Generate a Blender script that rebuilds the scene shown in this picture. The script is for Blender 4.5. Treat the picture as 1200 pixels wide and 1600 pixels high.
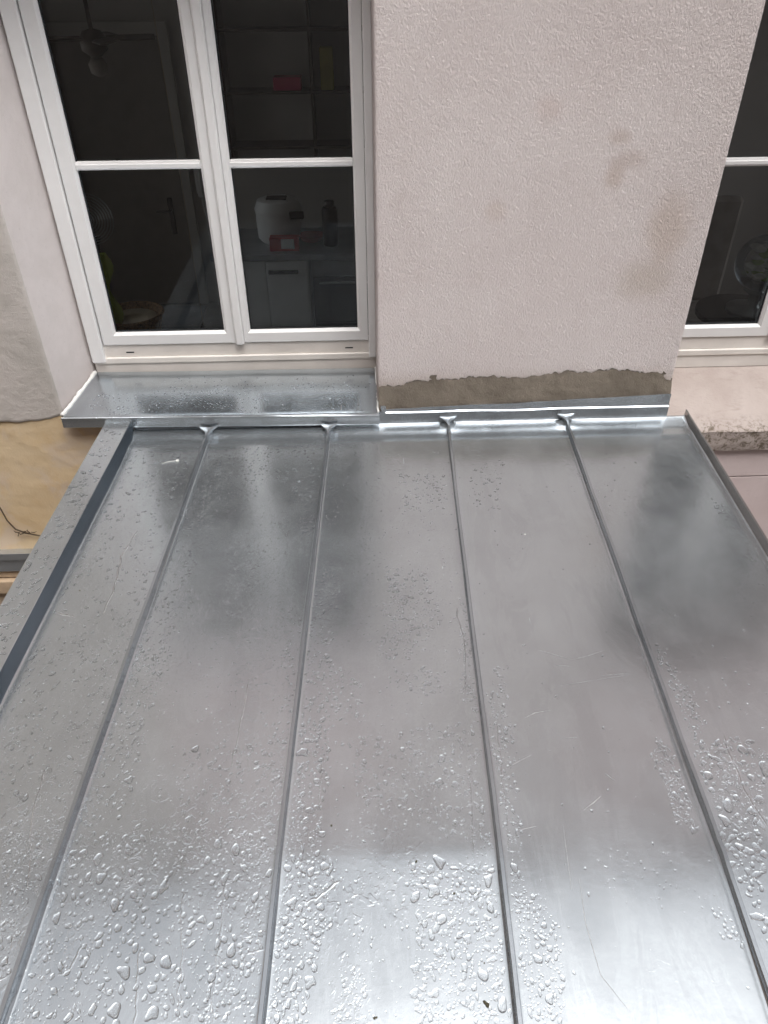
import bpy, math, random
import numpy as np
from mathutils import Vector, Matrix

for _o in list(bpy.data.objects): bpy.data.objects.remove(_o)
SC = bpy.context.scene
COL = SC.collection
R = math.radians
random.seed(11); rng = np.random.default_rng(11)

# ------------------------------------------------------------------ camera
cam = bpy.data.cameras.new('camera'); cam_ob = bpy.data.objects.new('camera', cam); COL.objects.link(cam_ob)
cam.sensor_fit = 'VERTICAL'; cam.sensor_height = 36.0; cam.lens = 1148.36/1600*36.0
cam.clip_start = 0.02; cam.clip_end = 400
def cam_matrix(pitch, yaw, roll, loc):
    fw = Vector((math.sin(yaw)*math.cos(pitch), math.cos(yaw)*math.cos(pitch), -math.sin(pitch)))
    rt = Vector((math.cos(yaw), -math.sin(yaw), 0)); dn = fw.cross(rt)
    r2 = rt*math.cos(roll)+dn*math.sin(roll); d2 = -rt*math.sin(roll)+dn*math.cos(roll)
    m = Matrix.Identity(4)
    for i in range(3): m[i][0] = r2[i]; m[i][1] = -d2[i]; m[i][2] = -fw[i]; m[i][3] = loc[i]
    return m
cam_ob.matrix_world = cam_matrix(0.6400, 0.0303, 0.0087, (-0.0419, -2.7369, 1.5665))
SC.camera = cam_ob

# ------------------------------------------------------------------ sky, sun, exposure
SUN_EL, SUN_AZ = R(66), R(155)          # soft sun behind the viewer, veiled by cloud
world = bpy.data.worlds.new('World'); SC.world = world; world.use_nodes = True
wn = world.node_tree; wn.nodes.clear()
sky = wn.nodes.new('ShaderNodeTexSky'); sky.sky_type = 'NISHITA'; sky.sun_disc = False
sky.sun_elevation = SUN_EL; sky.sun_rotation = SUN_AZ; sky.dust_density = 6; sky.air_density = 1.0; sky.ozone_density = 1.0
hs = wn.nodes.new('ShaderNodeHueSaturation'); hs.inputs['Saturation'].default_value = 0.16
bg = wn.nodes.new('ShaderNodeBackground'); bg.inputs['Strength'].default_value = 0.15
wo = wn.nodes.new('ShaderNodeOutputWorld')
wn.links.new(sky.outputs[0], hs.inputs['Color']); wn.links.new(hs.outputs[0], bg.inputs[0]); wn.links.new(bg.outputs[0], wo.inputs[0])
sun = bpy.data.lights.new('sun', 'SUN'); sun.energy = 0.9; sun.angle = R(40); sun.color = (1, .985, .96)
sun_ob = bpy.data.objects.new('sun', sun); COL.objects.link(sun_ob)
sd = Vector((math.sin(SUN_AZ)*math.cos(SUN_EL), math.cos(SUN_AZ)*math.cos(SUN_EL), math.sin(SUN_EL)))
sun_ob.rotation_euler = sd.to_track_quat('Z', 'Y').to_euler()
SC.view_settings.view_transform = 'Standard'; SC.view_settings.look = 'None'
SC.view_settings.gamma = 1.0; SC.view_settings.use_curve_mapping = False
SC.view_settings.exposure = 0.50
SC.render.engine = 'CYCLES'
cy = SC.cycles
cy.use_denoising = True
cy.max_bounces = 8; cy.transmission_bounces = 6; cy.glossy_bounces = 5; cy.diffuse_bounces = 3; cy.transparent_max_bounces = 12
cy.blur_glossy = 0.0

# ------------------------------------------------------------------ helpers
def tag(o, label=None, cat=None, group=None, kind=None):
    if label: o['label'] = label
    if cat: o['category'] = cat
    if group: o['group'] = group
    if kind: o['kind'] = kind
    return o
def empty(name, loc=(0, 0, 0)):
    o = bpy.data.objects.new(name, None); COL.objects.link(o); o.location = loc; o.empty_display_size = .05
    return o
PWORLD = {}
def mobj(name, verts, faces, mat, parent=None, smooth=False, mats=None, fmat=None):
    """one mesh object in world coordinates; parent empties only carry a translation"""
    off = PWORLD.get(parent.name, (0, 0, 0)) if parent else (0, 0, 0)
    me = bpy.data.meshes.new(name)
    V = np.asarray(verts, dtype=float)
    me.from_pydata([tuple(v) for v in V], [], faces)
    for m in (mats or [mat]): me.materials.append(m)
    if fmat is not None: me.polygons.foreach_set('material_index', fmat)
    if smooth: me.polygons.foreach_set('use_smooth', [True]*len(me.polygons))
    me.update()
    o = bpy.data.objects.new(name, me); COL.objects.link(o)
    if parent: o.parent = parent
    return o
class MB:
    def __init__(s): s.v = []; s.f = []
    def add(s, V, F):
        n = len(s.v); s.v += [tuple(v) for v in V]; s.f += [tuple(i+n for i in f) for f in F]; return s
    def box(s, x0, x1, y0, y1, z0, z1, b=0.0):
        if b <= 0:
            V = [(x, y, z) for x in (x0, x1) for y in (y0, y1) for z in (z0, z1)]
            F = [(0, 1, 3, 2), (4, 6, 7, 5), (0, 4, 5, 1), (2, 3, 7, 6), (0, 2, 6, 4), (1, 5, 7, 3)]
            return s.add(V, F)
        V = []; idx = {}
        for i, x in enumerate((x0, x1)):
            for j, y in enumerate((y0, y1)):
                for k, z in enumerate((z0, z1)):
                    sx = b if i == 0 else -b; sy = b if j == 0 else -b; sz = b if k == 0 else -b
                    idx[(i, j, k, 0)] = len(V); V.append((x, y+sy, z+sz))
                    idx[(i, j, k, 1)] = len(V); V.append((x+sx, y, z+sz))
                    idx[(i, j, k, 2)] = len(V); V.append((x+sx, y+sy, z))
        F = []
        for i in (0, 1): F.append([idx[(i, j, k, 0)] for j, k in ((0, 0), (1, 0), (1, 1), (0, 1))][::(-1 if i == 0 else 1)])
        for j in (0, 1): F.append([idx[(i, j, k, 1)] for i, k in ((0, 0), (0, 1), (1, 1), (1, 0))][::(-1 if j == 0 else 1)])
        for k in (0, 1): F.append([idx[(i, j, k, 2)] for i, j in ((0, 0), (1, 0), (1, 1), (0, 1))][::(-1 if k == 0 else 1)])
        for i in (0, 1):
            for j in (0, 1): F.append([idx[(i, j, 0, 0)], idx[(i, j, 1, 0)], idx[(i, j, 1, 1)], idx[(i, j, 0, 1)]])
        for i in (0, 1):
            for k in (0, 1): F.append([idx[(i, 0, k, 0)], idx[(i, 1, k, 0)], idx[(i, 1, k, 2)], idx[(i, 0, k, 2)]])
        for j in (0, 1):
            for k in (0, 1): F.append([idx[(0, j, k, 1)], idx[(1, j, k, 1)], idx[(1, j, k, 2)], idx[(0, j, k, 2)]])
        for i in (0, 1):
            for j in (0, 1):
                for k in (0, 1): F.append([idx[(i, j, k, c)] for c in range(3)])
        return s.add(V, F)
    def prism(s, prof, P, Q):
        """extrude: prof list of points, P(pt)->start xyz, Q(pt)->end xyz, capped"""
        n = len(prof); V = [P(a) for a in prof]+[Q(a) for a in prof]
        F = [(i, (i+1) % n, n+(i+1) % n, n+i) for i in range(n)]+[tuple(range(n))[::-1], tuple(range(n, 2*n))]
        return s.add(V, F)
    def loft(s, rings, closed=True, caps=True):
        n = len(rings[0]); V = [p for r in rings for p in r]; F = []
        for k in range(len(rings)-1):
            for i in range(n if closed else n-1):
                j = (i+1) % n; F.append((k*n+i, k*n+j, (k+1)*n+j, (k+1)*n+i))
        if caps and closed: F += [tuple(range(n))[::-1], tuple(range((len(rings)-1)*n, len(rings)*n))]
        return s.add(V, F)
    def tube(s, pts, r, seg=8):
        pts = [Vector(p) for p in pts]; rr = r if isinstance(r, (list, tuple)) else [r]*len(pts); rings = []
        for i, p in enumerate(pts):
            t = (pts[min(i+1, len(pts)-1)]-pts[max(i-1, 0)]).normalized()
            a = t.orthogonal().normalized() if i == 0 else (pa - t*pa.dot(t)).normalized()
            pa = a; b = t.cross(a)
            rings.append([tuple(p+(a*math.cos(2*math.pi*k/seg)+b*math.sin(2*math.pi*k/seg))*rr[i]) for k in range(seg)])
        return s.loft(rings)
    def lathe(s, prof, c, seg=24):
        rings = [[(c[0]+r*math.cos(2*math.pi*k/seg), c[1]+r*math.sin(2*math.pi*k/seg), c[2]+z) for k in range(seg)] for r, z in prof]
        return s.loft(rings)
    def build(s, name, mat, parent=None, smooth=False): return mobj(name, s.v, s.f, mat, parent, smooth)
def fix_normals(o):
    import bmesh
    bm = bmesh.new(); bm.from_mesh(o.data); bmesh.ops.recalc_face_normals(bm, faces=bm.faces); bm.to_mesh(o.data); bm.free(); return o
def auto_smooth(o, ang=35):
    fix_normals(o)
    o.data.polygons.foreach_set('use_smooth', [True]*len(o.data.polygons))
    o.data.set_sharp_from_angle(angle=R(ang)); return o

# vectorised value noise
def _h(ix, iy, s):
    n = (ix*374761393+iy*668265263+s*974711) & 0x7fffffff
    n = ((n ^ (n >> 13))*1274126177) & 0x7fffffff
    return ((n ^ (n >> 16)) & 0xffff)/32767.5-1
def vnoise(x, y, s=0):
    x = np.asarray(x, float); y = np.asarray(y, float)
    ix = np.floor(x).astype(np.int64); iy = np.floor(y).astype(np.int64); fx = x-ix; fy = y-iy
    fx = fx*fx*fx*(fx*(fx*6-15)+10); fy = fy*fy*fy*(fy*(fy*6-15)+10)
    a = _h(ix, iy, s); b = _h(ix+1, iy, s); c = _h(ix, iy+1, s); d = _h(ix+1, iy+1, s)
    return (a*(1-fx)+b*fx)*(1-fy)+(c*(1-fx)+d*fx)*fy
def fbm(x, y, s=0, o=4):
    t = 0; a = 1.0
    for k in range(o): t = t+a*vnoise(x*2**k, y*2**k, s+k*17); a *= .5
    return t
def grid_obj(name, xs, ys, func, mat, parent=None, smooth=True, flip=False):
    X, Y = np.meshgrid(xs, ys); P = func(X.ravel(), Y.ravel()); nx, ny = len(xs), len(ys)
    i = np.arange(nx*ny).reshape(ny, nx)
    F = np.stack([i[:-1, :-1], i[:-1, 1:], i[1:, 1:], i[1:, :-1]], -1).reshape(-1, 4)
    if flip: F = F[:, ::-1]
    return mobj(name, P, F.tolist(), mat, parent, smooth)

# ------------------------------------------------------------------ materials
class NT:
    def __init__(s, name):
        s.m = bpy.data.materials.new(name); s.m.use_nodes = True; s.t = s.m.node_tree; s.t.nodes.clear()
        s.out = s.n('ShaderNodeOutputMaterial')
    def n(s, t, **k):
        nd = s.t.nodes.new(t)
        for a, v in k.items():
            if hasattr(nd, a): setattr(nd, a, v)
            else: s.set(nd, a, v)
        return nd
    def set(s, nd, a, v):
        i = nd.inputs[a]
        if hasattr(v, 'is_output'): s.t.links.new(v, i)
        elif isinstance(v, tuple) and len(v) == 3 and i.type == 'RGBA': i.default_value = (*v, 1)
        else: i.default_value = v
    def pos(s): return s.n('ShaderNodeNewGeometry').outputs['Position']
    def mapping(s, vec, scale=(1, 1, 1), rot=(0, 0, 0), loc=(0, 0, 0)):
        m = s.n('ShaderNodeMapping'); s.set(m, 'Vector', vec); m.inputs['Scale'].default_value = scale
        m.inputs['Rotation'].default_value = rot; m.inputs['Location'].default_value = loc; return m.outputs[0]
    def noise(s, vec, scale, detail=4, rough=.55, dist=0):
        n = s.n('ShaderNodeTexNoise'); s.set(n, 'Vector', vec); s.set(n, 'Scale', scale); s.set(n, 'Detail', detail)
        s.set(n, 'Roughness', rough); s.set(n, 'Distortion', dist); return n.outputs['Fac']
    def vor(s, vec, scale, feature='F1', rnd=1.0):
        n = s.n('ShaderNodeTexVoronoi'); n.feature = feature; s.set(n, 'Vector', vec); s.set(n, 'Scale', scale); s.set(n, 'Randomness', rnd)
        return n.outputs['Distance']
    def ramp(s, fac, a, b, c0=0.0, c1=1.0):
        r = s.n('ShaderNodeMapRange'); r.interpolation_type = 'SMOOTHSTEP'
        s.set(r, 'Value', fac); s.set(r, 'From Min', a); s.set(r, 'From Max', b); s.set(r, 'To Min', c0); s.set(r, 'To Max', c1); return r.outputs[0]
    def math(s, op, a, b=0.0, c=None):
        m = s.n('ShaderNodeMath'); m.operation = op
        for i, v in enumerate((a, b) if c is None else (a, b, c)):
            if hasattr(v, 'is_output'): s.t.links.new(v, m.inputs[i])
            else: m.inputs[i].default_value = v
        return m.outputs[0]
    def mix(s, fac, a, b):
        m = s.n('ShaderNodeMix'); m.data_type = 'RGBA'
        for i, v in ((0, fac), (6, a), (7, b)):
            if hasattr(v, 'is_output'): s.t.links.new(v, m.inputs[i])
            else: m.inputs[i].default_value = (*v, 1) if isinstance(v, tuple) else v
        return m.outputs[2]
    def sep(s, vec):
        x = s.n('ShaderNodeSeparateXYZ'); s.set(x, 'Vector', vec); return x.outputs
    def bump(s, h, strength=1.0, dist=.002, nrm=None):
        b = s.n('ShaderNodeBump'); s.set(b, 'Height', h); s.set(b, 'Strength', strength); s.set(b, 'Distance', dist)
        if nrm is not None: s.set(b, 'Normal', nrm)
        return b.outputs[0]
    def bsdf(s, **k):
        b = s.n('ShaderNodeBsdfPrincipled')
        for a, v in k.items(): s.set(b, a.replace('_', ' '), v)
        s.t.links.new(b.outputs[0], s.out.inputs[0]); return b
def simple(name, col, rough=.6, metal=0.0, var=.12, scale=9, **k):
    t = NT(name); p = t.pos(); f = t.noise(p, scale, 5)
    c = t.mix(t.ramp(f, .3, .7), tuple(x*(1-var) for x in col), tuple(min(1, x*(1+var)) for x in col))
    t.bsdf(Base_Color=c, Roughness=rough, Metallic=metal, **k); return t.m

def zinc(name, base, r0, r1, metal=.9, grain=.25, film=0):
    """weathered zinc sheet: cloudy oxide patches, wet and dry gloss, faint roll lines along the sheet"""
    t = NT(name); p = t.pos()
    cl = t.noise(p, 2.3, 3, .5, .3); cl2 = t.noise(p, 9, 4, .5, .2)
    roll = t.noise(t.mapping(p, (60, 2.2, 60)), 1.0, 4, .6)
    stn = t.noise(t.mapping(p, (5.5, 1.5, 5.5)), 1.0, 6, .68, 1.2); stf = t.ramp(t.math('ABSOLUTE', t.math('SUBTRACT', stn, .52)), .0, .022, 1.0, 0.0)
    spk = t.ramp(t.noise(p, 150, 3, .7), .62, .78)
    v = t.math('ADD', t.math('MULTIPLY', t.ramp(cl, .3, .7), .55), t.math('MULTIPLY', t.ramp(cl2, .32, .68), .45))
    dark = tuple(b*.93 for b in base); lite = tuple(min(1, b*1.03) for b in base)
    c = t.mix(v, dark, lite)
    c = t.mix(t.math('MULTIPLY', t.ramp(roll, .55, .8), .10), c, tuple(b*.7 for b in base))
    c = t.mix(t.ramp(stn, .38, .66, 0.0, .26), c, tuple(b*.72 for b in base))
    c = t.mix(t.math('MULTIPLY', stf, .16), c, tuple(min(1, b*1.2) for b in base))
    c = t.mix(t.math('MULTIPLY', spk, .22), c, tuple(b*.6 for b in base))
    ro = t.math('ADD', t.ramp(v, .15, .85, r0, r1), t.math('MULTIPLY', roll, .05))
    h = t.math('ADD', t.math('MULTIPLY', t.noise(p, 70, 3, .5), .5), t.math('MULTIPLY', t.noise(p, 11, 2, .5), .8))
    nrm = t.bump(h, grain, .0012)
    if film:
        # thin water film: flat islands with a soft rim, thicker to the left and along the sheets
        x, y, z = t.sep(p); q = t.mapping(p, (1, .72, 1))
        isl = t.noise(q, 46, 3, .55, .9); isl2 = t.noise(q, 120, 2, .5, .5)
        msk = t.math('ADD', t.noise(t.mapping(p, (3.4, 1.7, 3.4)), 1.0, 4, .6, .5), t.ramp(x, -1.1, 1.3, .11, -.09))
        f1 = t.math('MULTIPLY', t.ramp(isl, .56, .62), t.ramp(msk, .52, .64)); f2 = t.math('MULTIPLY', t.ramp(isl2, .60, .68), t.ramp(msk, .48, .60))
        fl = t.math('ADD', f1, t.math('MULTIPLY', f2, .45))
        nrm = t.bump(fl, .30, .0008, nrm)
    t.bsdf(Base_Color=c, Metallic=metal, Roughness=ro, Normal=nrm); return t.m
M = {}
M['zinc'] = zinc('zinc_sheet', (.610, .648, .676), .185, .238, .89, film=1)
M['zinc_new'] = zinc('zinc_fresh', (.58, .615, .65), .19, .238, .80, grain=.15)
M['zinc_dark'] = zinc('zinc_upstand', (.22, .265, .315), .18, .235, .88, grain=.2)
M['zinc_seam'] = zinc('zinc_seam', (.46, .49, .52), .19, .238, .86, grain=.3)
M['zinc_edge'] = zinc('zinc_edge_fold', (.34, .335, .33), .19, .238, .86, grain=.3)  # dark brownish base colour stands in for the wall reflected in the fold
M['zinc_sill'] = zinc('zinc_sill_sheet', (.55, .60, .64), .15, .20, .94, grain=.12)

def water():
    t = NT('clear_water')
    t.bsdf(Base_Color=(1, 1, 1), Roughness=0.0, IOR=1.333, Transmission_Weight=1.0); return t.m
M['water'] = water()

def stucco():
    t = NT('pink_roughcast'); p = t.pos(); x, y, z = t.sep(p)
    big = t.noise(p, 2.4, 4, .5); mid = t.noise(p, 14, 5, .6)
    c = t.mix(t.ramp(big, .3, .72), (.735, .648, .630), (.775, .694, .676))
    c = t.mix(t.math('MULTIPLY', t.ramp(mid, .5, .75), .25), c, (.60, .50, .47))
    wob = t.math('MULTIPLY', t.math('SUBTRACT', t.noise(p, 8, 7, .72), .5), .14)
    for (sx, sz, rx, rz, col, am) in [(1.05, .60, .13, .11, (.56, .47, .41), .55), (1.09, .78, .10, .16, (.56, .44, .37), .5), (.854, 1.09, .055, .035, (.56, .45, .40), .5),
                                  (.90, 1.02, .08, .04, (.52, .41, .37), .45), (.858, .965, .045, .06, (.52, .40, .34), .5), (.60, 1.18, .06, .05, (.62, .47, .43), .3), (.45, .86, .05, .05, (.60, .47, .40), .3)]:
        dx = t.math('DIVIDE', t.math('SUBTRACT', x, sx), rx); dz = t.math('DIVIDE', t.math('SUBTRACT', z, sz), rz)
        d = t.math('SQRT', t.math('ADD', t.math('MULTIPLY', dx, dx), t.math('MULTIPLY', dz, dz)))
        f = t.ramp(t.math('ADD', d, t.math('MULTIPLY', wob, 6.5)), .25, 1.15, am, 0.0)
        c = t.mix(f, c, col)
    # dusty grey edge above the mortar
    e = t.ramp(t.math('ADD', z, t.math('MULTIPLY', wob, .25)), .17, .26, .5, 0.0)
    c = t.mix(e, c, (.50, .41, .36))
    q = t.mapping(p, (1, 1, .62), (0, R(25), 0))
    g1 = t.noise(q, 165, 4, .68, .25); g2 = t.vor(q, 150, 'SMOOTH_F1'); g3 = t.noise(p, 520, 3, .6)
    h = t.math('ADD', t.math('MULTIPLY', t.ramp(g1, .34, .66), 1.0), t.math('ADD', t.math('MULTIPLY', g2, .55), t.math('MULTIPLY', g3, .40)))
    t.bsdf(Base_Color=c, Roughness=.92, Specular_IOR_Level=.2, Normal=t.bump(h, .74, .0047)); return t.m
M['stucco'] = stucco()
def plaster(name, a, b, sc=30, bs=.7, bd=.004, dirt=None):
    t = NT(name); p = t.pos()
    n1 = t.noise(p, 5, 5, .6, .5); n2 = t.noise(p, sc, 6, .65); n3 = t.noise(p, sc*4, 3, .6)
    c = t.mix(t.ramp(n1, .3, .7), a, b)
    c = t.mix(t.math('MULTIPLY', t.ramp(n2, .55, .8), .35), c, tuple(x*.72 for x in a))
    if dirt: c = dirt(t, p, c)
    h = t.math('ADD', n2, t.math('MULTIPLY', n3, .45))
    t.bsdf(Base_Color=c, Roughness=.93, Specular_IOR_Level=.2, Normal=t.bump(h, bs, bd)); return t.m
M['reveal'] = plaster('reveal_plaster', (.66, .60, .58), (.73, .665, .65), 70, .4, .003)
M['left_wall'] = plaster('old_pink_plaster', (.52, .485, .45), (.63, .58, .55), 55, .8, .004)
M['ochre'] = plaster('ochre_base_plaster', (.70, .52, .31), (.76, .60, .40), 24, .4, .004,
    lambda t, p, c: t.mix(t.ramp(t.noise(t.mapping(p, (1, 1, 1), (0, R(38), 0)), 4.0, 4, .6, 1.0), .50, .64, 0, .45), c, (.70, .59, .52)))
M['mortar'] = plaster('fresh_mortar', (.155, .130, .104), (.235, .20, .163), 55, 1.0, .005)
def sill_dirt(t, p, c):
    x, y, z = t.sep(p)
    n = t.noise(p, 34, 6, .8, .6); e = t.ramp(t.math('ADD', y, t.math('MULTIPLY', t.math('SUBTRACT', t.noise(p, 9, 4), .5), .10)), -.036, .050, 1.0, 0.0)
    f = t.math('MULTIPLY', t.ramp(n, .46, .60, 0, .95), e)
    c = t.mix(f, c, (.13, .105, .075))
    s = t.math('MULTIPLY', t.ramp(t.noise(t.mapping(p, (1, 3, 3)), 9, 5, .6), .56, .74), .5)
    return t.mix(s, c, (.33, .27, .24))
M['sill_plaster'] = plaster('right_sill_plaster', (.41, .345, .315), (.475, .41, .38), 22, .5, .004, sill_dirt)
M['pink_wall'] = plaster('smooth_pink_wall', (.60, .50, .49), (.65, .55, .54), 28, .35, .003)
M['pvc'] = simple('white_window_plastic', (.82, .805, .80), .38, var=.03, scale=4)
M['pvc_low'] = simple('cream_window_rail', (.78, .73, .685), .42, var=.06, scale=7)
M['gasket'] = simple('black_gasket', (.02, .022, .025), .5)
M['slot'] = simple('dark_slot', (.03, .03, .03), .6)
M['sealant'] = simple('white_sealant', (.78, .77, .75), .5, var=.06, scale=40)
def glass(name='window_glass', tint=(.92, .95, .95, 1), k=1.6):
    t = NT(name); fr = t.n('ShaderNodeFresnel'); fr.inputs['IOR'].default_value = 1.5
    g = t.n('ShaderNodeBsdfGlossy'); g.inputs['Roughness'].default_value = 0.0; g.inputs['Color'].default_value = (.95, .97, 1, 1)
    tr = t.n('ShaderNodeBsdfTransparent'); tr.inputs['Color'].default_value = tint
    f2 = t.math('MULTIPLY', fr.outputs[0], k)
    mx = t.n('ShaderNodeMixShader'); t.t.links.new(f2, mx.inputs[0]); t.t.links.new(tr.outputs[0], mx.inputs[1]); t.t.links.new(g.outputs[0], mx.inputs[2])
    t.t.links.new(mx.outputs[0], t.out.inputs[0]); return t.m
M['glass'] = glass(); M['bowl_glass'] = glass('bowl_glass', (.985, .99, .99, 1), .8)
M['wood_pale'] = simple('pale_board', (.56, .42, .29), .8, var=.15, scale=20)
M['wood_dark'] = simple('dark_wood', (.06, .04, .03), .5)
M['room'] = simple('room_paint', (.56, .54, .515), .9, var=.04, scale=2)
M['room_floor'] = simple('room_tiles', (.34, .33, .32), .5)
M['door'] = simple('door_paint', (.26, .235, .21), .6, var=.05)
M['cab'] = simple('cabinet_white', (.80, .80, .78), .4, var=.03)
M['worktop'] = simple('worktop_grey', (.22, .22, .225), .35)
M['black'] = simple('black_plastic', (.012, .012, .014), .35)
M['grey'] = simple('grey_metal', (.35, .36, .37), .35, 1.0)
M['white'] = simple('white_plastic', (.82, .82, .81), .35, var=.03)
M['pinkbox'] = simple('magenta_card', (.62, .03, .13), .6)
M['redbox'] = simple('red_card', (.45, .04, .04), .6)
M['lime'] = simple('lime_cloth', (.42, .52, .06), .8)
M['yellow'] = simple('olive_yellow_card', (.34, .30, .04), .7)
M['wicker'] = simple('wicker', (.30, .17, .08), .8, var=.5, scale=90)
M['linen'] = simple('linen', (.52, .42, .30), .9)
M['taupe'] = simple('taupe_fabric', (.33, .29, .26), .9)
M['leaf'] = simple('leaf_green', (.30, .42, .10), .6)
M['petal'] = simple('white_petal', (.86, .86, .80), .7)
M['twig'] = simple('dry_twig', (.10, .07, .045), .9)
M['moss'] = simple('dark_moss', (.10, .09, .06), .95, var=.5, scale=300)
M['feather'] = simple('white_down', (.8, .79, .76), .9)
M['scuff'] = simple('pale_scuff', (.46, .46, .47), .5, .5, var=.25, scale=200)
M['neigh'] = plaster('neighbour_plaster', (.50, .40, .33), (.56, .46, .38), 8, .4, .004)
M['neigh_dark'] = plaster('grey_neighbour_plaster', (.30, .285, .27), (.34, .325, .31), 8, .4, .004)
M['tile'] = simple('clay_tiles', (.20, .09, .06), .85, var=.3, scale=6)
M['ground'] = simple('courtyard_paving', (.22, .21, .20), .9, var=.25, scale=3)
M['soffit'] = simple('soffit_boards', (.72, .68, .65), .85, var=.15, scale=5)
M['annex'] = plaster('annex_plaster', (.50, .42, .38), (.56, .48, .44), 12, .4, .004)

# roof coordinates (across, along) of wet zones, rivulets, crumbs and scuffs
ZONES = [
 (0,[(-0.985, -0.145), (-0.737, -0.156), (-0.702, -1.187), (-0.979, -1.175)],120,110,0,0.0048,0.0108,1),
 (0,[(-0.979, -1.175), (-0.712, -1.186), (-0.71, -1.762), (-0.854, -1.757), (-0.989, -1.426)],260,100,2,0.0049,0.0107,1),
 (0,[(-0.854, -1.757), (-0.712, -1.778), (-0.715, -2.096)],260,45,1,0.0052,0.0105,0),
 (1,[(-0.671, -0.159), (-0.397, -0.172), (-0.44, -0.587), (-0.672, -0.577)],260,130,0,0.0038,0.0063,0),
 (1,[(-0.403, -0.124), (-0.192, -0.133), (-0.176, -0.561), (-0.324, -0.592)],40,36,0,0.0050,0.0100,1),
 (1,[(-0.684, -0.577), (-0.579, -0.581), (-0.54, -1.193), (-0.683, -1.188)],80,60,0,0.0044,0.0088,1),
 (1,[(-0.683, -1.188), (-0.578, -1.192), (-0.566, -1.768), (-0.687, -1.763)],260,110,2,0.0047,0.0103,0),
 (1,[(-0.507, -0.794), (-0.348, -0.768), (-0.357, -1.014), (-0.458, -1.01)],70,26,0,0.0032,0.0065,1),
 (1,[(-0.34, -0.647), (-0.173, -0.599), (-0.177, -0.707), (-0.308, -0.736)],20,22,0,0.0046,0.0103,1),
 (1,[(-0.46, -1.566), (-0.217, -1.537), (-0.2, -1.813), (-0.438, -1.804)],190,80,1,0.0043,0.0103,1),
 (1,[(-0.682, -1.779), (-0.202, -1.798), (-0.187, -2.182), (-0.663, -2.164)],1000,330,20,0.0049,0.0123,0),
 (1,[(-0.249, -1.074), (-0.21, -1.076), (-0.187, -1.798), (-0.225, -1.797)],70,40,0,0.0037,0.0073,0),
 (2,[(-0.163, -0.182), (-0.059, -0.187), (-0.119, -0.936), (-0.16, -0.934)],120,50,0,0.0035,0.0071,0),
 (2,[(-0.164, -0.934), (-0.098, -0.937), (-0.101, -1.236), (-0.176, -1.233)],90,50,0,0.0040,0.0090,0),
 (2,[(-0.176, -1.233), (-0.004, -1.357), (-0.018, -1.485), (-0.17, -1.499)],150,60,2,0.0037,0.0092,0),
 (2,[(-0.17, -1.499), (-0.085, -1.503), (-0.094, -1.847), (-0.175, -1.844)],200,70,4,0.0051,0.0110,0),
 (2,[(-0.182, -1.844), (-0.05, -1.849), (-0.094, -2.185), (-0.174, -2.182)],360,110,8,0.0055,0.0117,0),
 (2,[(0.059, -0.882), (0.196, -0.919), (0.226, -1.121), (0.142, -1.294), (0.031, -1.278)],200,80,2,0.0050,0.0120,1),
 (2,[(0.095, -0.372), (0.293, -0.381), (0.255, -0.617), (0.139, -0.612)],60,40,0,0.0048,0.0096,1),
 (2,[(0.086, -1.338), (0.214, -1.332), (0.208, -1.432), (0.086, -1.405)],40,20,0,0.0046,0.0092,1),
 (2,[(0.292, -1.041), (0.313, -1.098), (0.321, -1.615), (0.268, -1.455)],80,40,0,0.0038,0.0076,1),
 (2,[(-0.041, -1.544), (0.289, -1.518), (0.301, -1.863), (-0.01, -1.741)],300,120,2,0.0043,0.0102,1),
 (2,[(0.096, -1.869), (0.299, -1.877), (0.3, -2.2), (0.103, -2.193), (0.127, -2.02)],620,190,10,0.0047,0.0117,1),
 (2,[(-0.038, -2.075), (0.014, -2.077), (0.017, -2.189), (-0.045, -2.187)],60,16,0,0.0038,0.0076,1),
 (3,[(0.357, -1.326), (0.398, -1.328), (0.356, -2.202), (0.325, -2.201), (0.329, -1.458)],240,90,1,0.0043,0.0095,0),
 (3,[(0.348, -1.894), (0.417, -2.031), (0.411, -2.204), (0.331, -2.201)],230,50,2,0.0047,0.0094,0),
 (3,[(0.754, -1.556), (0.784, -1.633), (0.79, -1.836), (0.743, -1.819), (0.736, -1.631)],150,50,2,0.0045,0.0099,1),
 (3,[(0.556, -1.842), (0.816, -1.868), (0.781, -2.007), (0.496, -1.983)],40,26,0,0.0025,0.0050,0),
 (3,[(0.751, -1.992), (0.783, -1.993), (0.794, -2.083), (0.752, -2.05)],30,16,0,0.0033,0.0075,0),
 (3,[(0.387, -0.298), (0.527, -0.304), (0.463, -0.626), (0.37, -0.622)],40,20,0,0.0049,0.0098,1),
 (4,[(0.844, -1.25), (0.883, -1.371), (0.906, -1.542), (0.845, -1.598)],130,45,0,0.0039,0.0088,0),
 (4,[(0.845, -1.598), (1.001, -1.585), (1.028, -1.643), (0.846, -2.085), (0.84, -1.883)],420,150,9,0.0055,0.0137,1),
 (4,[(1.25, -0.565), (1.288, -0.605), (1.308, -0.934), (1.255, -0.932)],70,30,0,0.0050,0.0099,1),
 (4,[(1.202, -0.311), (1.29, -0.315), (1.253, -0.465), (1.199, -0.441)],16,9,0,0.0054,0.0108,1),
]
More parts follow.
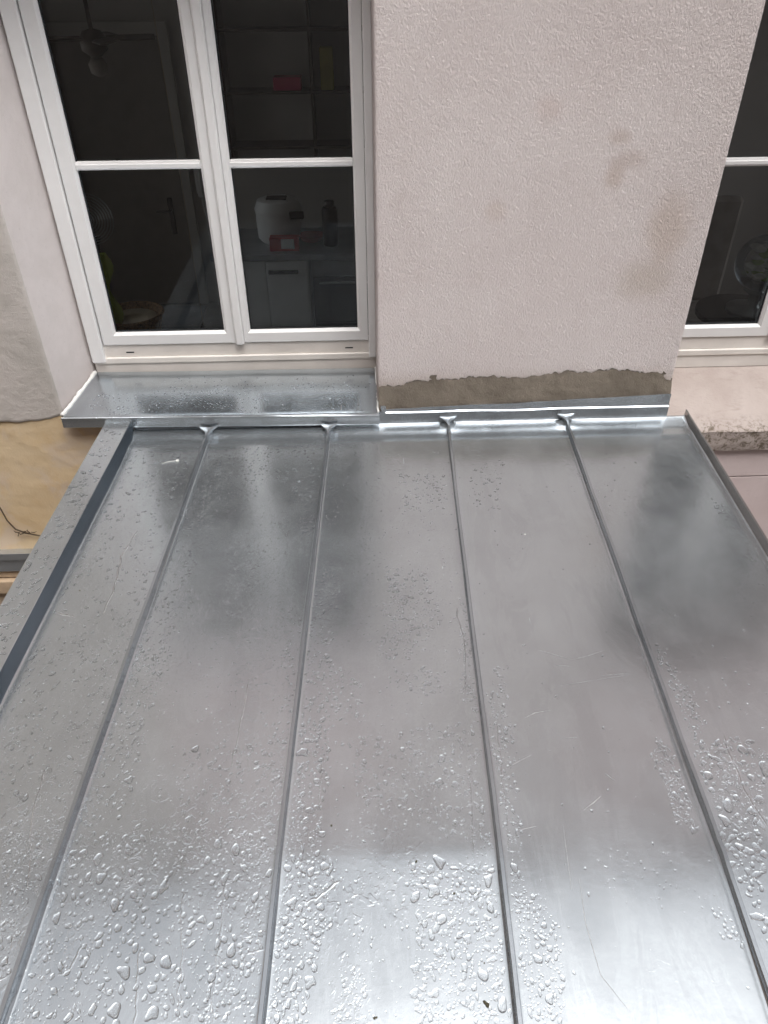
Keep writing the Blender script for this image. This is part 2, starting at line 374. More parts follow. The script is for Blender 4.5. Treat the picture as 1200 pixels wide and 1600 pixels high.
RIVULETS = [
 (1,[(-0.298, -1.911), (-0.291, -1.979), (-0.29, -2.066), (-0.28, -2.173)],0.0065),
 (1,[(-0.385, -1.929), (-0.377, -1.988), (-0.358, -2.081), (-0.353, -2.143)],0.0065),
 (1,[(-0.453, -2.036), (-0.44, -2.107), (-0.43, -2.173)],0.0064),
 (1,[(-0.576, -2.025), (-0.583, -2.067), (-0.609, -2.08)],0.0066),
 (0,[(-0.799, -1.598), (-0.795, -1.694), (-0.775, -1.775), (-0.732, -1.909)],0.0056),
 (0,[(-0.818, -0.679), (-0.836, -0.812), (-0.817, -0.966), (-0.82, -1.078)],0.0071),
 (0,[(-0.973, -1.058), (-0.939, -1.073), (-0.899, -1.085)],0.0066),
 (2,[(-0.047, -1.914), (-0.087, -1.947), (-0.128, -1.956)],0.0064),
 (2,[(0.268, -1.649), (0.257, -1.815), (0.256, -1.946)],0.0051),
 (2,[(-0.104, -1.598), (-0.102, -1.738)],0.0043),
 (3,[(0.348, -1.52), (0.346, -1.739), (0.337, -1.864)],0.0036),
 (4,[(0.934, -1.583), (0.929, -1.728), (0.952, -1.827)],0.0057),
 (2,[(0.273, -1.096), (0.285, -1.252), (0.275, -1.413)],0.0060),
 (1,[(-0.328, -1.344), (-0.328, -1.552), (-0.335, -1.626)],0.0047),
]
DEBRIS = [
 (2,(0.207, -1.951),0.0142),
 (2,(0.255, -2.157),0.0213),
 (2,(0.125, -1.878),0.0112),
 (2,(-0.071, -1.787),0.0098),
 (2,(0.005, -1.72),0.0117),
 (2,(0.259, -2.087),0.0077),
 (0,(-0.924, -0.967),0.0111),
 (2,(0.248, -1.559),0.0105),
 (2,(0.161, -1.378),0.0110),
 (2,(0.221, -1.795),0.0099),
 (2,(0.036, -2.174),0.0120),
]
SCRATCHES = [
 ([(0.502, -1.275), (0.55, -1.296), (0.59, -1.315)],0.0043),
 ([(0.59, -1.315), (0.633, -1.305), (0.688, -1.285)],0.0048),
 ([(0.533, -1.333), (0.58, -1.338)],0.0057),
 ([(0.426, -1.507), (0.456, -1.492), (0.499, -1.485)],0.0072),
 ([(0.529, -1.772), (0.552, -1.757), (0.578, -1.738)],0.0102),
 ([(0.663, -1.375), (0.748, -1.37)],0.0038),
 ([(0.54, -1.406), (0.651, -1.388), (0.751, -1.374)],0.0028),
 ([(0.514, -1.574), (0.554, -1.571)],0.0054),
 ([(0.374, -1.645), (0.426, -1.619)],0.0031),
 ([(0.374, -1.814), (0.41, -1.807)],0.0041),
 ([(0.602, -1.677), (0.621, -1.697)],0.0070),
 ([(0.486, -1.927), (0.481, -2.021), (0.492, -2.119), (0.534, -2.182)],0.0029),
 ([(0.473, -1.808), (0.464, -1.954)],0.0025),
]
# feather (-0.832, -0.266) (-0.775, -0.251) fleck (0.537, -0.754) cap [(-1.077, -0.133), (-1.015, -0.136), (-1.028, -1.2), (-1.035, -1.271), (-1.108, -1.094)]

# ------------------------------------------------------------------ parenting helper (children keep world coordinates)
def adopt(o, parent):
    o.parent = parent
    if parent.type == 'EMPTY': o.matrix_parent_inverse = Matrix.Translation(-Vector(parent.location))
    return o
_mobj = mobj
def mobj(name, verts, faces, mat, parent=None, smooth=False, mats=None, fmat=None):
    o = _mobj(name, verts, faces, mat, None, smooth, mats, fmat)
    return adopt(o, parent) if parent else o

# ------------------------------------------------------------------ the setting: ground, courtyard walls, annex below the roof
tag(MB().box(-40, 40, -40, 40, -3.3, -3.2).build('ground', M['ground']), kind='structure')
tag(MB().box(-1.07, 1.30, -2.9, -.03, -3.2, -.16).build('annex_wall', M['annex']), kind='structure')
tag(MB().box(-4.6, -4.2, -12, .35, -3.2, 6.2).build('courtyard_wall_left', M['neigh']), kind='structure')
tag(MB().box(-4.6, 9, -5.6, -5.2, -3.2, 6.8).build('courtyard_wall_back', M['neigh_dark']), kind='structure')

# ------------------------------------------------------------------ the house front
REC = .28                                   # depth of the window reveal
EAVE_Z = 4.35
house = empty('house', (0, .3, -3.2))
tag(house, 'pink rendered house front with white windows behind the zinc roof', 'house')

def path_grid(name, path, zlow, z1, nz, amp, scale, mat, seed, back=None, zpow=1.0, low=2.2):
    """render layer along a plan path [(x,y)], displaced outwards; ragged lower edge zlow(x, y, i)"""
    P = np.array(path, float); T = np.gradient(P, axis=0); T /= np.linalg.norm(T, axis=1)[:, None]+1e-9
    N = np.stack([T[:, 1], -T[:, 0]], 1)
    S = np.concatenate([[0], np.cumsum(np.linalg.norm(np.diff(P, axis=0), axis=1))])
    zl = np.array([zlow(x, y, s) for (x, y), s in zip(path, S)])
    V = []; n = len(path)
    tt = np.linspace(0, 1, nz)**zpow
    for k, t in enumerate(tt):
        z = zl+(z1-zl)*t
        d = amp*(fbm(S*scale, z*scale, seed, 4))+amp*low*vnoise(S*3.1, z*3.1, seed+5)
        if k == 0 and back: d = d*0-back
        V.append(np.stack([P[:, 0]+N[:, 0]*d, P[:, 1]+N[:, 1]*d, z], 1))
    V = np.concatenate(V); i = np.arange(n*nz).reshape(nz, n)
    F = np.stack([i[:-1, :-1], i[:-1, 1:], i[1:, 1:], i[1:, :-1]], -1).reshape(-1, 4)
    return mobj(name, V, F.tolist(), mat, house, True)
def seg(a, b, step):
    n = max(2, int(math.hypot(b[0]-a[0], b[1]-a[1])/step)); return [(a[0]+(b[0]-a[0])*k/n, a[1]+(b[1]-a[1])*k/n) for k in range(n)]

# pier between the windows
PL, PR = .019, 1.247
pp = seg((PL, .33), (PL, .012), .03)+[(PL+.002, .005), (PL+.007, 0)]+seg((PL+.014, 0), (PR-.014, 0), .0065)+[(PR-.010, 0), (PR-.003, .004), (PR, .012)]+seg((PR, .02), (PR, .33), .03)
mx = [.0, .03, .177, .30, .467, .60, .73, .80, .916, 1.0, 1.104, 1.18, 1.215, 1.24, 1.3]
mz = [.160, .163, .186, .192, .203, .193, .206, .222, .214, .219, .204, .200, .172, .150, .15]
def pier_low(x, y, s):
    if y > .02: return -.25 if x > 1 else .06
    return float(np.interp(x, mx, mz))+.007*float(fbm(s*22, 3.0, 4, 4))+.005*float(vnoise(s*120, 1.0, 6))
path_grid('wall_pier', pp, pier_low, 1.78, 300, .0006, 70, M['stucco'], 3, back=.014)
MB().box(PL, PR, 0, .33, 1.78, EAVE_Z).build('wall_upper', M['stucco'], house)
# masonry core of the front, one block with no face showing
MB().box(PL+.02, PR-.02, .02, .32, -3.2, 1.78).build('masonry_core', M['pink_wall'], house)
# mortar band under the render
def mortar_f(s, t):
    x = PL+.003+s*(PR-PL-.005); top = np.interp(x, mx, mz)+.03; bot = np.interp(x, [0, .3, .6, .9, 1.25], [.070, .082, .093, .104, .114])
    z = bot+(top-bot)*t
    y = -.019+.021*np.clip(t*1.15, 0, 1)**1.3-.0022*fbm(x*24, z*24, 9, 4)
    return np.stack([x, y, z], 1)
grid_obj('mortar_band', np.linspace(0, 1, 190), np.linspace(0, 1, 22), mortar_f, M['mortar'], house)

# left wall face and its reveal
XL, XF = -1.287, -1.212
lp = seg((-2.05, 0), (XL-.010, 0), .009)+[(XL-.005, .0005), (XL-.001, .004)]
rp = [(XL-.001, .004)]+seg((XL+.001, .010), (XF, REC+.03), .009)
def left_low(x, y, s):
    if y > .004: return .055
    return float(np.interp(x, [-2.05, -1.7, -1.55, -1.45, -1.36, -1.29], [.046, .044, .048, .045, .055, .07]))+.004*float(fbm(s*20, 7.7, 5, 4))
path_grid('reveal', rp, left_low, 1.78, 240, .0006, 40, M['reveal'], 22, low=.6)
path_grid('wall_left', lp, left_low, 1.78, 240, .0007, 40, M['left_wall'], 21, back=.004, low=.6)
MB().box(-4.2, -2.05, 0, .33, -3.2, EAVE_Z).build('wall_far_left', M['left_wall'], house)
MB().box(-2.05, XL, 0, .33, 1.78, EAVE_Z).build('wall_upper_left', M['left_wall'], house)
def ochre_f(x, z):
    rid = np.exp(-((z+.10+(x+1.42)*.75)/.030)**2)*.0012+np.exp(-((z+.32+(x+1.6)*-.25)/.05)**2)*.0015
    y = .010-.0008*fbm(x*16, z*16, 31, 4)-rid-.007*np.clip((x+1.55)/.3, 0, 1)*np.clip((z+.30)/.3, 0, 1)
    z = np.where(x > XL-.004, np.minimum(z, .030), z)
    return np.stack([x, y, z], 1)
grid_obj('base_plaster', np.linspace(-2.05, -1.06, 140), np.linspace(-.66, .14, 110), ochre_f, M['ochre'], house)
MB().box(-2.05, XL+.3, .06, .33, -3.2, -.66).build('wall_below', M['pink_wall'], house)
# lower ledge on the left: zinc flashing over two pale boards
lf = MB(); lf.box(-4.2, -1.12, -.030, .05, -.648, -.640).box(-4.2, -1.12, -.034, -.028, -.672, -.634, .001).box(-4.2, -1.12, -.022, .05, -.750, -.674)
auto_smooth(lf.build('ledge_flashing', M['zinc_new'], house))
MB().box(-4.2, -1.12, -.010, .05, -.800, -.752, .004).build('ledge_board', M['wood_pale'], house)
MB().box(-4.2, -1.12, -.030, .05, -.890, -.806, .006).build('ledge_board', M['wood_pale'], house)
MB().box(-4.2, -1.12, -.004, .05, -1.6, -.905).build('shutter_box', simple('beige_box', (.50, .40, .30), .85), house)

# lintels above the windows, wall to the right
WTOP = 1.78
MB().box(XL, PL, .0, .33, WTOP, EAVE_Z).build('lintel', M['pink_wall'], house)
MB().box(PR, 2.32, .0, .33, WTOP, EAVE_Z).build('lintel', M['pink_wall'], house)
MB().box(2.32, 7, .0, .33, -3.2, EAVE_Z).build('wall_right', M['pink_wall'], house)
# masonry under the right window: sloping sill, lip, lower wall with a joint
def rs_f(x, t):
    y = .30-.335*t; z = .112-.172*np.clip(t, 0, 1)**1.0-.010*np.sin(np.pi*t)
    d = .0022*fbm(x*9, y*9, 41, 4)
    edge = np.clip((t-.88)/.12, 0, 1)
    return np.stack([x, y+.002*fbm(x*30, t*4, 44, 3)*edge, z+d-.006*edge**2], 1)
grid_obj('masonry_sill', np.linspace(PR+.0, 2.4, 150), np.linspace(0, 1, 50), rs_f, M['sill_plaster'], house, flip=True)
def lip_f(x, z): return np.stack([x, -.033-.0015*fbm(x*12, z*12, 47, 3)+.004*np.clip((-.13-z)/.03, 0, 1), z], 1)
grid_obj('sill_lip', np.linspace(PR, 2.4, 140), np.linspace(-.160, -.064, 14), lip_f, M['sill_plaster'], house)
MB().box(PR, 2.4, -.028, .1, -.164, -.160).build('lip_underside', M['sill_plaster'], house)
MB().box(PR-.3, 2.4, -.006, .1, -.319, -.164, .003).build('wall_course', M['pink_wall'], house)
MB().box(PR-.3, 2.4, -.004, .1, -1.6, -.3235, .003).build('wall_course', M['pink_wall'], house)
MB().box(PR-.3, 2.4, .004, .1, -.3235, -.319).build('course_joint', M['mortar'], house)
MB().box(-1.25, PR, .03, .33, -3.2, .03).build('wall_under_sill', M['pink_wall'], house)

# eave with soffit boards and a half round gutter
MB().box(-4.6, 7, -.13, 1.2, EAVE_Z, EAVE_Z+.03).build('soffit', M['soffit'], house)
rf = MB(); rf.add([(-4.6, -.15, EAVE_Z+.06), (7, -.15, EAVE_Z+.06), (7, 5, EAVE_Z+2.6), (-4.6, 5, EAVE_Z+2.6), (-4.6, -.15, EAVE_Z+.03), (7, -.15, EAVE_Z+.03), (7, 5, EAVE_Z+.03), (-4.6, 5, EAVE_Z+.03)],
    [(0, 1, 2, 3), (4, 7, 6, 5), (0, 4, 5, 1), (1, 5, 6, 2), (2, 6, 7, 3), (3, 7, 4, 0)]); rf.build('roof', M['tile'], house)
gp = [(-.215+.06*math.cos(a), EAVE_Z+.06+.06*math.sin(a)) for a in np.linspace(math.pi, 2*math.pi, 12)]
gp2 = [(-.215+.056*math.cos(a), EAVE_Z+.06+.056*math.sin(a)) for a in np.linspace(2*math.pi, math.pi, 12)]
auto_smooth(MB().prism(gp+gp2, lambda q: (-4.6, q[0], q[1]), lambda q: (7, q[0], q[1])).build('gutter', M['zinc_new'], house))

# ------------------------------------------------------------------ windows
def make_window(x0, g0, g1, c0, c1, g2, g3, x1, dz, wname):
    """outer edge x0, glass g0-g1, cover strip c0-c1, glass g2-g3, outer edge x1"""
    Y = REC; zb = .137+dz; zs = .262+dz; zg = .315+dz; zt = WTOP
    w = empty(wname, ((x0+x1)/2, Y, zb)); adopt(w, house)
    w.matrix_parent_inverse = Matrix.Identity(4); w.location = Vector(w.location)-Vector(house.location)
    base = Vector(((x0+x1)/2, Y, zb))
    def part(mb, name, mat, sm=True):
        o = _mobj(name, mb.v, mb.f, mat, None); o.parent = w; o.matrix_parent_inverse = Matrix.Translation(-base)
        if sm: auto_smooth(o, 30)
        return o
    # bottom rail of the frame in three steps, with drain slots
    br = MB(); br.box(x0+.002, x1-.002, Y-.006, Y+.05, zs-.058, zs-.003, .002)
    br.box(x0+.002, x1-.002, Y-.016, Y+.05, zs-.086, zs-.0585, .003).box(x0+.002, x1-.002, Y-.010, Y+.05, zb-.02, zs-.0865, .002)
    part(br, 'frame_rail', M['pvc_low'])
    for sx in ((x0+.165, x1-.118) if dz == 0 else ()):
        part(MB().box(sx-.017, sx+.017, Y-.0067, Y+.0, zs-.040, zs-.0345), 'drain_slot', M['slot'], False)
    # frame posts: proud outer trim
    part(MB().box(x0, x0+.057, Y-.028, Y+.05, zs-.075, zt, .004), 'frame_post', M['pvc'])
    part(MB().box(x1-.032, x1, Y-.028, Y+.05, zs-.075, zt, .004), 'frame_post', M['pvc'])
    part(MB().box(x0+.06, x1-.033, Y-.020, Y+.05, zt-.06, zt, .003), 'frame_head', M['pvc'])
    def sash(a0, a1, b0, b1, nm):
        # outer a0..a1, glass b0..b1
        y0 = Y-.014; zt2 = zt-.065; ztg = zt2-.055
        m = MB(); ch = .011
        def rail(O, I):   # bevelled member between outer and inner quads (x,z), with sloped glazing bead
            pass
        o_ = [(a0, zs), (a1, zs), (a1, zt2), (a0, zt2)]; k_ = [(b0-ch, zg-ch), (b1+ch, zg-ch), (b1+ch, ztg+ch), (b0-ch, ztg+ch)]; i_ = [(b0, zg), (b1, zg), (b1, ztg), (b0, ztg)]
        V = [(x, y0+.05, z) for x, z in o_]+[(x, y0+.002, z) for x, z in o_]
        eb = .003
        o2 = [(a0+eb, zs+eb), (a1-eb, zs+eb), (a1-eb, zt2-eb), (a0+eb, zt2-eb)]
        V += [(x, y0, z) for x, z in o2]+[(x, y0, z) for x, z in k_]+[(x, y0+.010, z) for x, z in i_]+[(x, y0+.024, z) for x, z in i_]
        F = []
        for L in range(5):
            for q in range(4):
                r = (q+1) % 4; F.append((L*4+q, L*4+r, (L+1)*4+r, (L+1)*4+q))
        m.add(V, F); s_ = part(m, 'sash', M['pvc'], False)
        # gasket line
        gk = MB()
        for (xx0, xx1, zz0, zz1) in ((b0, b1, zg-.0005, zg+.0045), (b0, b0+.0045, zg+.0046, ztg), (b1-.0045, b1, zg+.0046, ztg)):
            gk.box(xx0, xx1, y0+.016, y0+.022, zz0, zz1)
        gk_ = part(gk, 'gasket', M['gasket'], False)
        # glazing bar
        zc0, zc1 = .955+dz, .986+dz
        prof = [(y0+.020, zc0), (y0+.006, zc0+.002), (y0+.004, zc0+.008), (y0-.002, zc0+.010), (y0-.002, zc1-.010), (y0+.004, zc1-.008), (y0+.006, zc1-.002), (y0+.020, zc1)]
        b_ = MB().prism(prof, lambda q: (b0+.0005, q[0], q[1]), lambda q: (b1-.0005, q[0], q[1]))
        part(b_, 'glazing_bar', M['pvc'], True)
        for (za, zb_) in ((zg, zc0+.001), (zc1-.001, ztg)):
            pn = MB().box(b0-.004, b1+.004, y0+.0245, y0+.0485, za-.004 if za == zg else za, zb_)
            part(pn, 'pane', M['glass'], False)
    sash(x0+.0615, c0-.001, g0, g1, 'l'); sash(c1+.001, x1-.034, g2, g3, 'r')
    part(MB().box(c0, c1, Y-.030, Y+.02, zs-.004, zt-.07, .006), 'cover_strip', M['pvc'])
    return w
w1 = make_window(-1.212, -1.090, -.628, -.583, -.547, -.517, -.057, .021, 0.0, 'window')
w1['label'] = 'tall white casement window left of the pier'
w2 = make_window(1.225, 1.345, 1.695, 1.750, 1.786, 1.84, 2.15, 2.27, -.021, 'window')
w2['label'] = 'white window right of the pier, mostly cut off'

# lighter inner reveals behind the frames
for xa, xb in ((-1.262, -1.214), (.030, .075), (1.16, 1.222)): MB().box(xa, xb, .335, .62, -.2, WTOP).build('inner_reveal', M['cab'], house)
# zinc window sill
zf = lambda x: .092-.019*(x+1.269)/1.29
zbk = lambda x: .139-.008*(x+1.2)/1.2
def sill_pt(s, t):
    xf = -1.272+s*(1.272+.0215); xb = -1.2135+s*(1.2135+.0175)
    x = xf+(xb-xf)*t; y = -.046+(.262+.046)*t
    z = (zf(xf)*(1-t)+zbk(xb)*t)+(.0010*vnoise(s*5, t*2.0, 61)+.0004*vnoise(s*13, t*4, 62))*np.clip(t*5, 0, 1)
    z = z-.003*np.exp(-t/.02)
    return np.stack([x, y, z], 1)
sill = empty('window_sill', (0, 0, 0)); adopt(sill, house); sill.matrix_parent_inverse = Matrix.Translation(-Vector(house.location))
def sub(o, par): o.parent = par; o.matrix_parent_inverse = Matrix.Identity(4); return o
g = grid_obj('sill_sheet', np.linspace(0, 1, 90), np.linspace(0, 1, 40), sill_pt, M['zinc_sill']); sub(g, sill)
def nose(xa, xb, yo, name):
    n = 24; rings = []
    for k in range(n+1):
        x = xa+(xb-xa)*k/n; z = zf(x)-.0046; wv = .0006*float(vnoise(x*4, 2.2, 66))
        rings.append([(x, -.046-yo+.001, z), (x, -.0475-yo+wv, z-.003), (x, -.0480-yo+wv, z-.044), (x, -.0465-yo, z-.047), (x, -.030, z-.047), (x, -.030, z-.044), (x, -.044-yo, z-.043), (x, -.044-yo, z-.002)])
    return sub(auto_smooth(MB().loft(rings).build(name, M['zinc_new'] if yo else M['zinc'])), sill)
nose(-1.281, -.188, 0, 'sill_nose'); nose(-.190, .024, .0012, 'sill_nose')
# upstand at the rear and folded right end
sub(MB().box(-.135, -.1335, -.03, .255, .085, .0855).build('fold_line', M['zinc']), sill)
def bead(pts, r, name):
    P = []
    for a, b in zip(pts[:-1], pts[1:]):
        for k in range(8): P.append([a[i]+(b[i]-a[i])*k/8 for i in range(3)])
    P.append(list(pts[-1]))
    rr = [r*(.8+.4*random.random()) for _ in P]
    P = [(p[0]+random.uniform(-.0015, .0015), p[1], p[2]+random.uniform(-.001, .001)) for p in P]
    return adopt(MB().tube(P, rr, 7).build(name, M['sealant'], None, True), house)
bead([(-1.277, -.040, .094), (-1.262, .02, .102), (-1.247, .10, .114), (-1.228, .19, .128), (-1.213, .262, .142)], .0085, 'sealant_bead')
bead([(.0195, -.042, .076), (.0185, .05, .088), (.0175, .15, .104), (.0165, .262, .134)], .0045, 'sealant_bead')

# ------------------------------------------------------------------ the zinc roof
SK, SL = .0401, .0312
SEAMS = [-.685, -.185, .315, .815]
EDGE = [-1.0, *SEAMS, 1.331]                       # tray k lies between EDGE[k] and EDGE[k+1]
V1, V0 = -.014, -2.95
CREASE = [(-2.05, .14), (-1.93, .09), (-1.860, .009), (-1.965, .045), (-1.85, .12)]
TILT = [.020, .040, .060, .062, .042]
def surf_h(k, u, v):
    u = np.asarray(u, float); v = np.asarray(v, float); a, b = EDGE[k], EDGE[k+1]
    s = np.clip((v+.115)/.095, 0, 1); h = .011*s**2+.0016*np.exp(-((v+.145)/.026)**2)-.0010*np.exp(-((v+.09)/.022)**2)
    e = np.minimum(u-a, b-u); h = h+.004*np.clip(1-e/.014, 0, 1)**2
    vc, w = CREASE[k]; x = (vc-v)/w
    h = h-TILT[k]*w*np.where(x > 30, x, np.log1p(np.exp(np.clip(x, -40, 30))))
    q = np.clip((u-a)/(b-a), 0, 1); belly = np.sin(np.pi*q)
    fade = np.clip((-v-.02)/.25, .15, 1)
    h = h+belly*fade*(.00095*vnoise(u*2.6+7*k, v*2.3, 71+k)+.00065*vnoise(u*6.1+3*k, v*4.7, 81+k)+.00022*vnoise(u*15+3*k, v*11, 91+k))
    # crushed sheet beside the seam heads
    for c in (a, b): h = h+.0035*np.exp(-((u-c)/.045)**2-((v+.055)/.035)**2)*(1 if 0 < k < 4 or c not in (EDGE[0], EDGE[-1]) else 0)
    return h
def surf(k, u, v, h=0.0):
    u = np.asarray(u, float); v = np.asarray(v, float)
    return np.stack([u+SK*v, v+0*u, SL*v+surf_h(k, u, v)+h], -1)
roof = empty('zinc_roof', (0, -1.5, -.16))
tag(roof, 'wet grey standing seam zinc roof sloping towards the viewer', 'roof')
vs = np.unique(np.concatenate([np.linspace(V0, -2.25, 30), np.linspace(-2.25, -1.7, 95), np.linspace(-1.7, -.16, 150), np.linspace(-.16, V1, 45)]))
for k in range(5):
    a, b = EDGE[k], EDGE[k+1]
    us = np.unique(np.concatenate([np.linspace(a, a+.016, 6), np.linspace(a+.016, b-.016, 52), np.linspace(b-.016, b, 6)]))
    o = grid_obj('tray', us, vs, lambda u, v: surf(k, u, v), M['zinc'], roof)

def seam_base(u, v):
    ks = [k for k in range(5) if EDGE[k]-1e-6 <= u <= EDGE[k+1]+1e-6]
    return float(np.mean([surf_h(k, u, v) for k in ks]))
def to_world(u, v, h): return (u+SK*v, v, SL*v+h)
PROF = [(-.0095, -.002), (-.0045, .0035), (-.0042, .011), (-.0062, .0125), (-.0062, .0262), (-.0050, .0280), (.0032, .0284), (.0045, .0268), (.0048, .0205), (.0036, .0195), (.0036, .0040), (.0085, -.002)]
for i, su in enumerate(SEAMS):
    st = np.unique(np.concatenate([np.linspace(V0, -.12, 95), np.linspace(-.12, -.078-(.034 if i < 2 else 0), 5)])); rings = []
    kink = {3: -1.905}.get(i)
    for v in st:
        wob = .0016*float(vnoise(v*3.2, i*9.1, 101))+.0007*float(vnoise(v*11, i*5.3, 103)); hw = .0007*float(vnoise(v*6, i*3.3, 105))
        if kink: wob += .003*math.exp(-((v-kink)/.018)**2)
        hb = seam_base(su, v)-.004
        rings.append([to_world(su+a*.95+wob*(.3+.7*min(1, h/.02)), v, hb+h*.95*(1+hw*30)+.001) for a, h in PROF])
    sm = auto_smooth(MB().loft(rings).build('seam', M['zinc_seam'], roof), 40)
    # flared fold where the seam meets the wall flashing
    rings = []
    for v, hw, h in ((-.084, .0048, .0245), (-.066, .0054, .0252), (-.052, .0085, .0264), (-.042, .0155, .0280), (-.032, .0265, .0300), (-.0225, .0370, .0322)):
        v = v-(.034 if i < 2 else 0); hb = seam_base(su, v)*.35+.001; j = .0015*math.sin(v*211+i)
        L = [(-hw+j, h), (-hw*.5, h-.0015), (0, h-.0045*min(1, hw/.015)+.001), (hw*.5, h-.0005), (hw+j, h+.001), (hw*.97+j, h-.0045), (hw*.55, h*.50), (max(.0036, hw*.22), -.004), (-max(.0042, hw*.22), -.004), (-hw*.55, h*.50), (-hw*.97+j, h-.0045)]
        rings.append([to_world(su+a, v, hb+z) for a, z in L])
    f = auto_smooth(MB().loft(rings).build('seam_fold', M['zinc_new'], None), 22); f.parent = sm
    t = auto_smooth(MB().box(su-.036, su+.036, -.0225, -.0190, .028, .0600, .0008).build('fold_tab', M['zinc_new'], None)); t.parent = sm
# left verge: upstand face and cap
def strip(name, mat, pts, v0=V0, v1=-.030, n=60, wob=.0012, seed=0, thick=None):
    rings = []
    for v in np.linspace(v0, v1, n):
        hb = min(0.0, seam_base(EDGE[0] if pts[0][0] < 0 else EDGE[-1], v)) if v < -.15 else 0.0
        w = wob*float(vnoise(v*2.7, seed, 111))+wob*.5*float(vnoise(v*9, seed, 112))
        rings.append([to_world(u+w, v, hb+h+w*.5) for u, h in pts])
    return auto_smooth(MB().loft(rings).build(name, mat, roof), 30)
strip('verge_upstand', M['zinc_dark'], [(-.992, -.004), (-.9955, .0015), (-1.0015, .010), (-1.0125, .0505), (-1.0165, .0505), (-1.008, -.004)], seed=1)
strip('verge_cap', M['zinc'], [(-1.0075, .0520), (-1.0065, .0545), (-1.0085, .0570), (-1.060, .0560), (-1.1085, .0575), (-1.1105, .0555), (-1.1105, -.06), (-1.1080, -.06), (-1.1080, .0530), (-1.060, .0530)], v1=-.046, seed=2)
# right verge: small upright fold
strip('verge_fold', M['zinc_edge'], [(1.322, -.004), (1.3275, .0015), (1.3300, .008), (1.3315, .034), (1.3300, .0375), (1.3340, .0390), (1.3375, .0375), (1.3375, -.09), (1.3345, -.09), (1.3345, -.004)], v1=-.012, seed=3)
# apron behind the tray heads and counter flashing on the pier
def wavy_sheet(name, mat, x0, x1, prof, n=70, amp=.0012, seed=0, zfun=None):
    rings = []
    for k in range(n+1):
        x = x0+(x1-x0)*k/n; w = amp*float(vnoise(x*5, seed, 121))
        rings.append([(x, y+w, z+(zfun(x, z) if zfun else 0)+w*.6) for y, z in prof])
    return auto_smooth(MB().loft(rings).build(name, mat, roof), 30)
wavy_sheet('apron_flashing', M['zinc_new'], -1.06, 1.252, [(-.0165, -.06), (-.0180, .068), (-.0165, .068), (-.0150, -.06)], seed=1)
wavy_sheet('head_lip', M['zinc_new'], -.99, 1.318, [(-.0225, .0060), (-.0250, .0085), (-.0230, .0108), (-.0185, .0104), (-.0185, .0060)], seed=2, amp=.0016)
wavy_sheet('counter_flashing', M['zinc_new'], .050, 1.246, [(-.0245, .128), (-.0250, .067), (-.0285, .0640), (-.0300, .0620), (-.0285, .0602), (-.0225, .0612), (-.0225, .128)], seed=3, amp=.0021, zfun=lambda x, z: (-.128+.076+.042*x/1.25+.0022*float(fbm(x*9, 1.0, 151, 3))) if z > .1 else 0)
c_ = MB(); c_.add([(.030, -.0262, .078), (.052, -.0262, .062), (.052, -.0262, .095), (.030, -.0262, .095), (.030, -.0205, .078), (.052, -.0205, .062), (.052, -.0205, .095), (.030, -.0205, .095)], [(0, 1, 2, 3), (7, 6, 5, 4), (0, 4, 5, 1), (1, 5, 6, 2), (2, 6, 7, 3), (3, 7, 4, 0)])
c_.build('flashing_corner', M['zinc_new'], roof)
# front drip edge below the viewer
wavy_sheet('drip_edge', M['zinc_new'], -1.22, 1.2, [(V0-.002, SL*V0-.05), (V0-.004, SL*V0-.13), (V0+.002, SL*V0-.13), (V0+.004, SL*V0-.05)], seed=4)

# pale scuffs on the fourth tray
for ln, w in SCRATCHES:
    P = []
    for (a, b) in zip(ln[:-1], ln[1:]):
        for q in range(7): P.append((a[0]+(b[0]-a[0])*q/7, a[1]+(b[1]-a[1])*q/7))
    P.append(ln[-1]); n = len(P); U = []; W = []
    for j, (u, v) in enumerate(P):
        d = Vector((P[min(j+1, n-1)][0]-P[max(j-1, 0)][0], P[min(j+1, n-1)][1]-P[max(j-1, 0)][1])).normalized(); nn = Vector((-d.y, d.x))
        ww = w*.14*math.sin(math.pi*(j+.3)/(n-.4+.6))*random.uniform(.5, 1.2)+.0002
        U.append((u+nn.x*ww, v+nn.y*ww)); W.append((u-nn.x*ww, v-nn.y*ww))
    A = np.array(U+W); V = surf(3, A[:, 0], A[:, 1], .0005)
    mobj('scuff_mark', V, [(j, j+1, n+j+1, n+j) for j in range(n-1)], M['scuff'], roof)

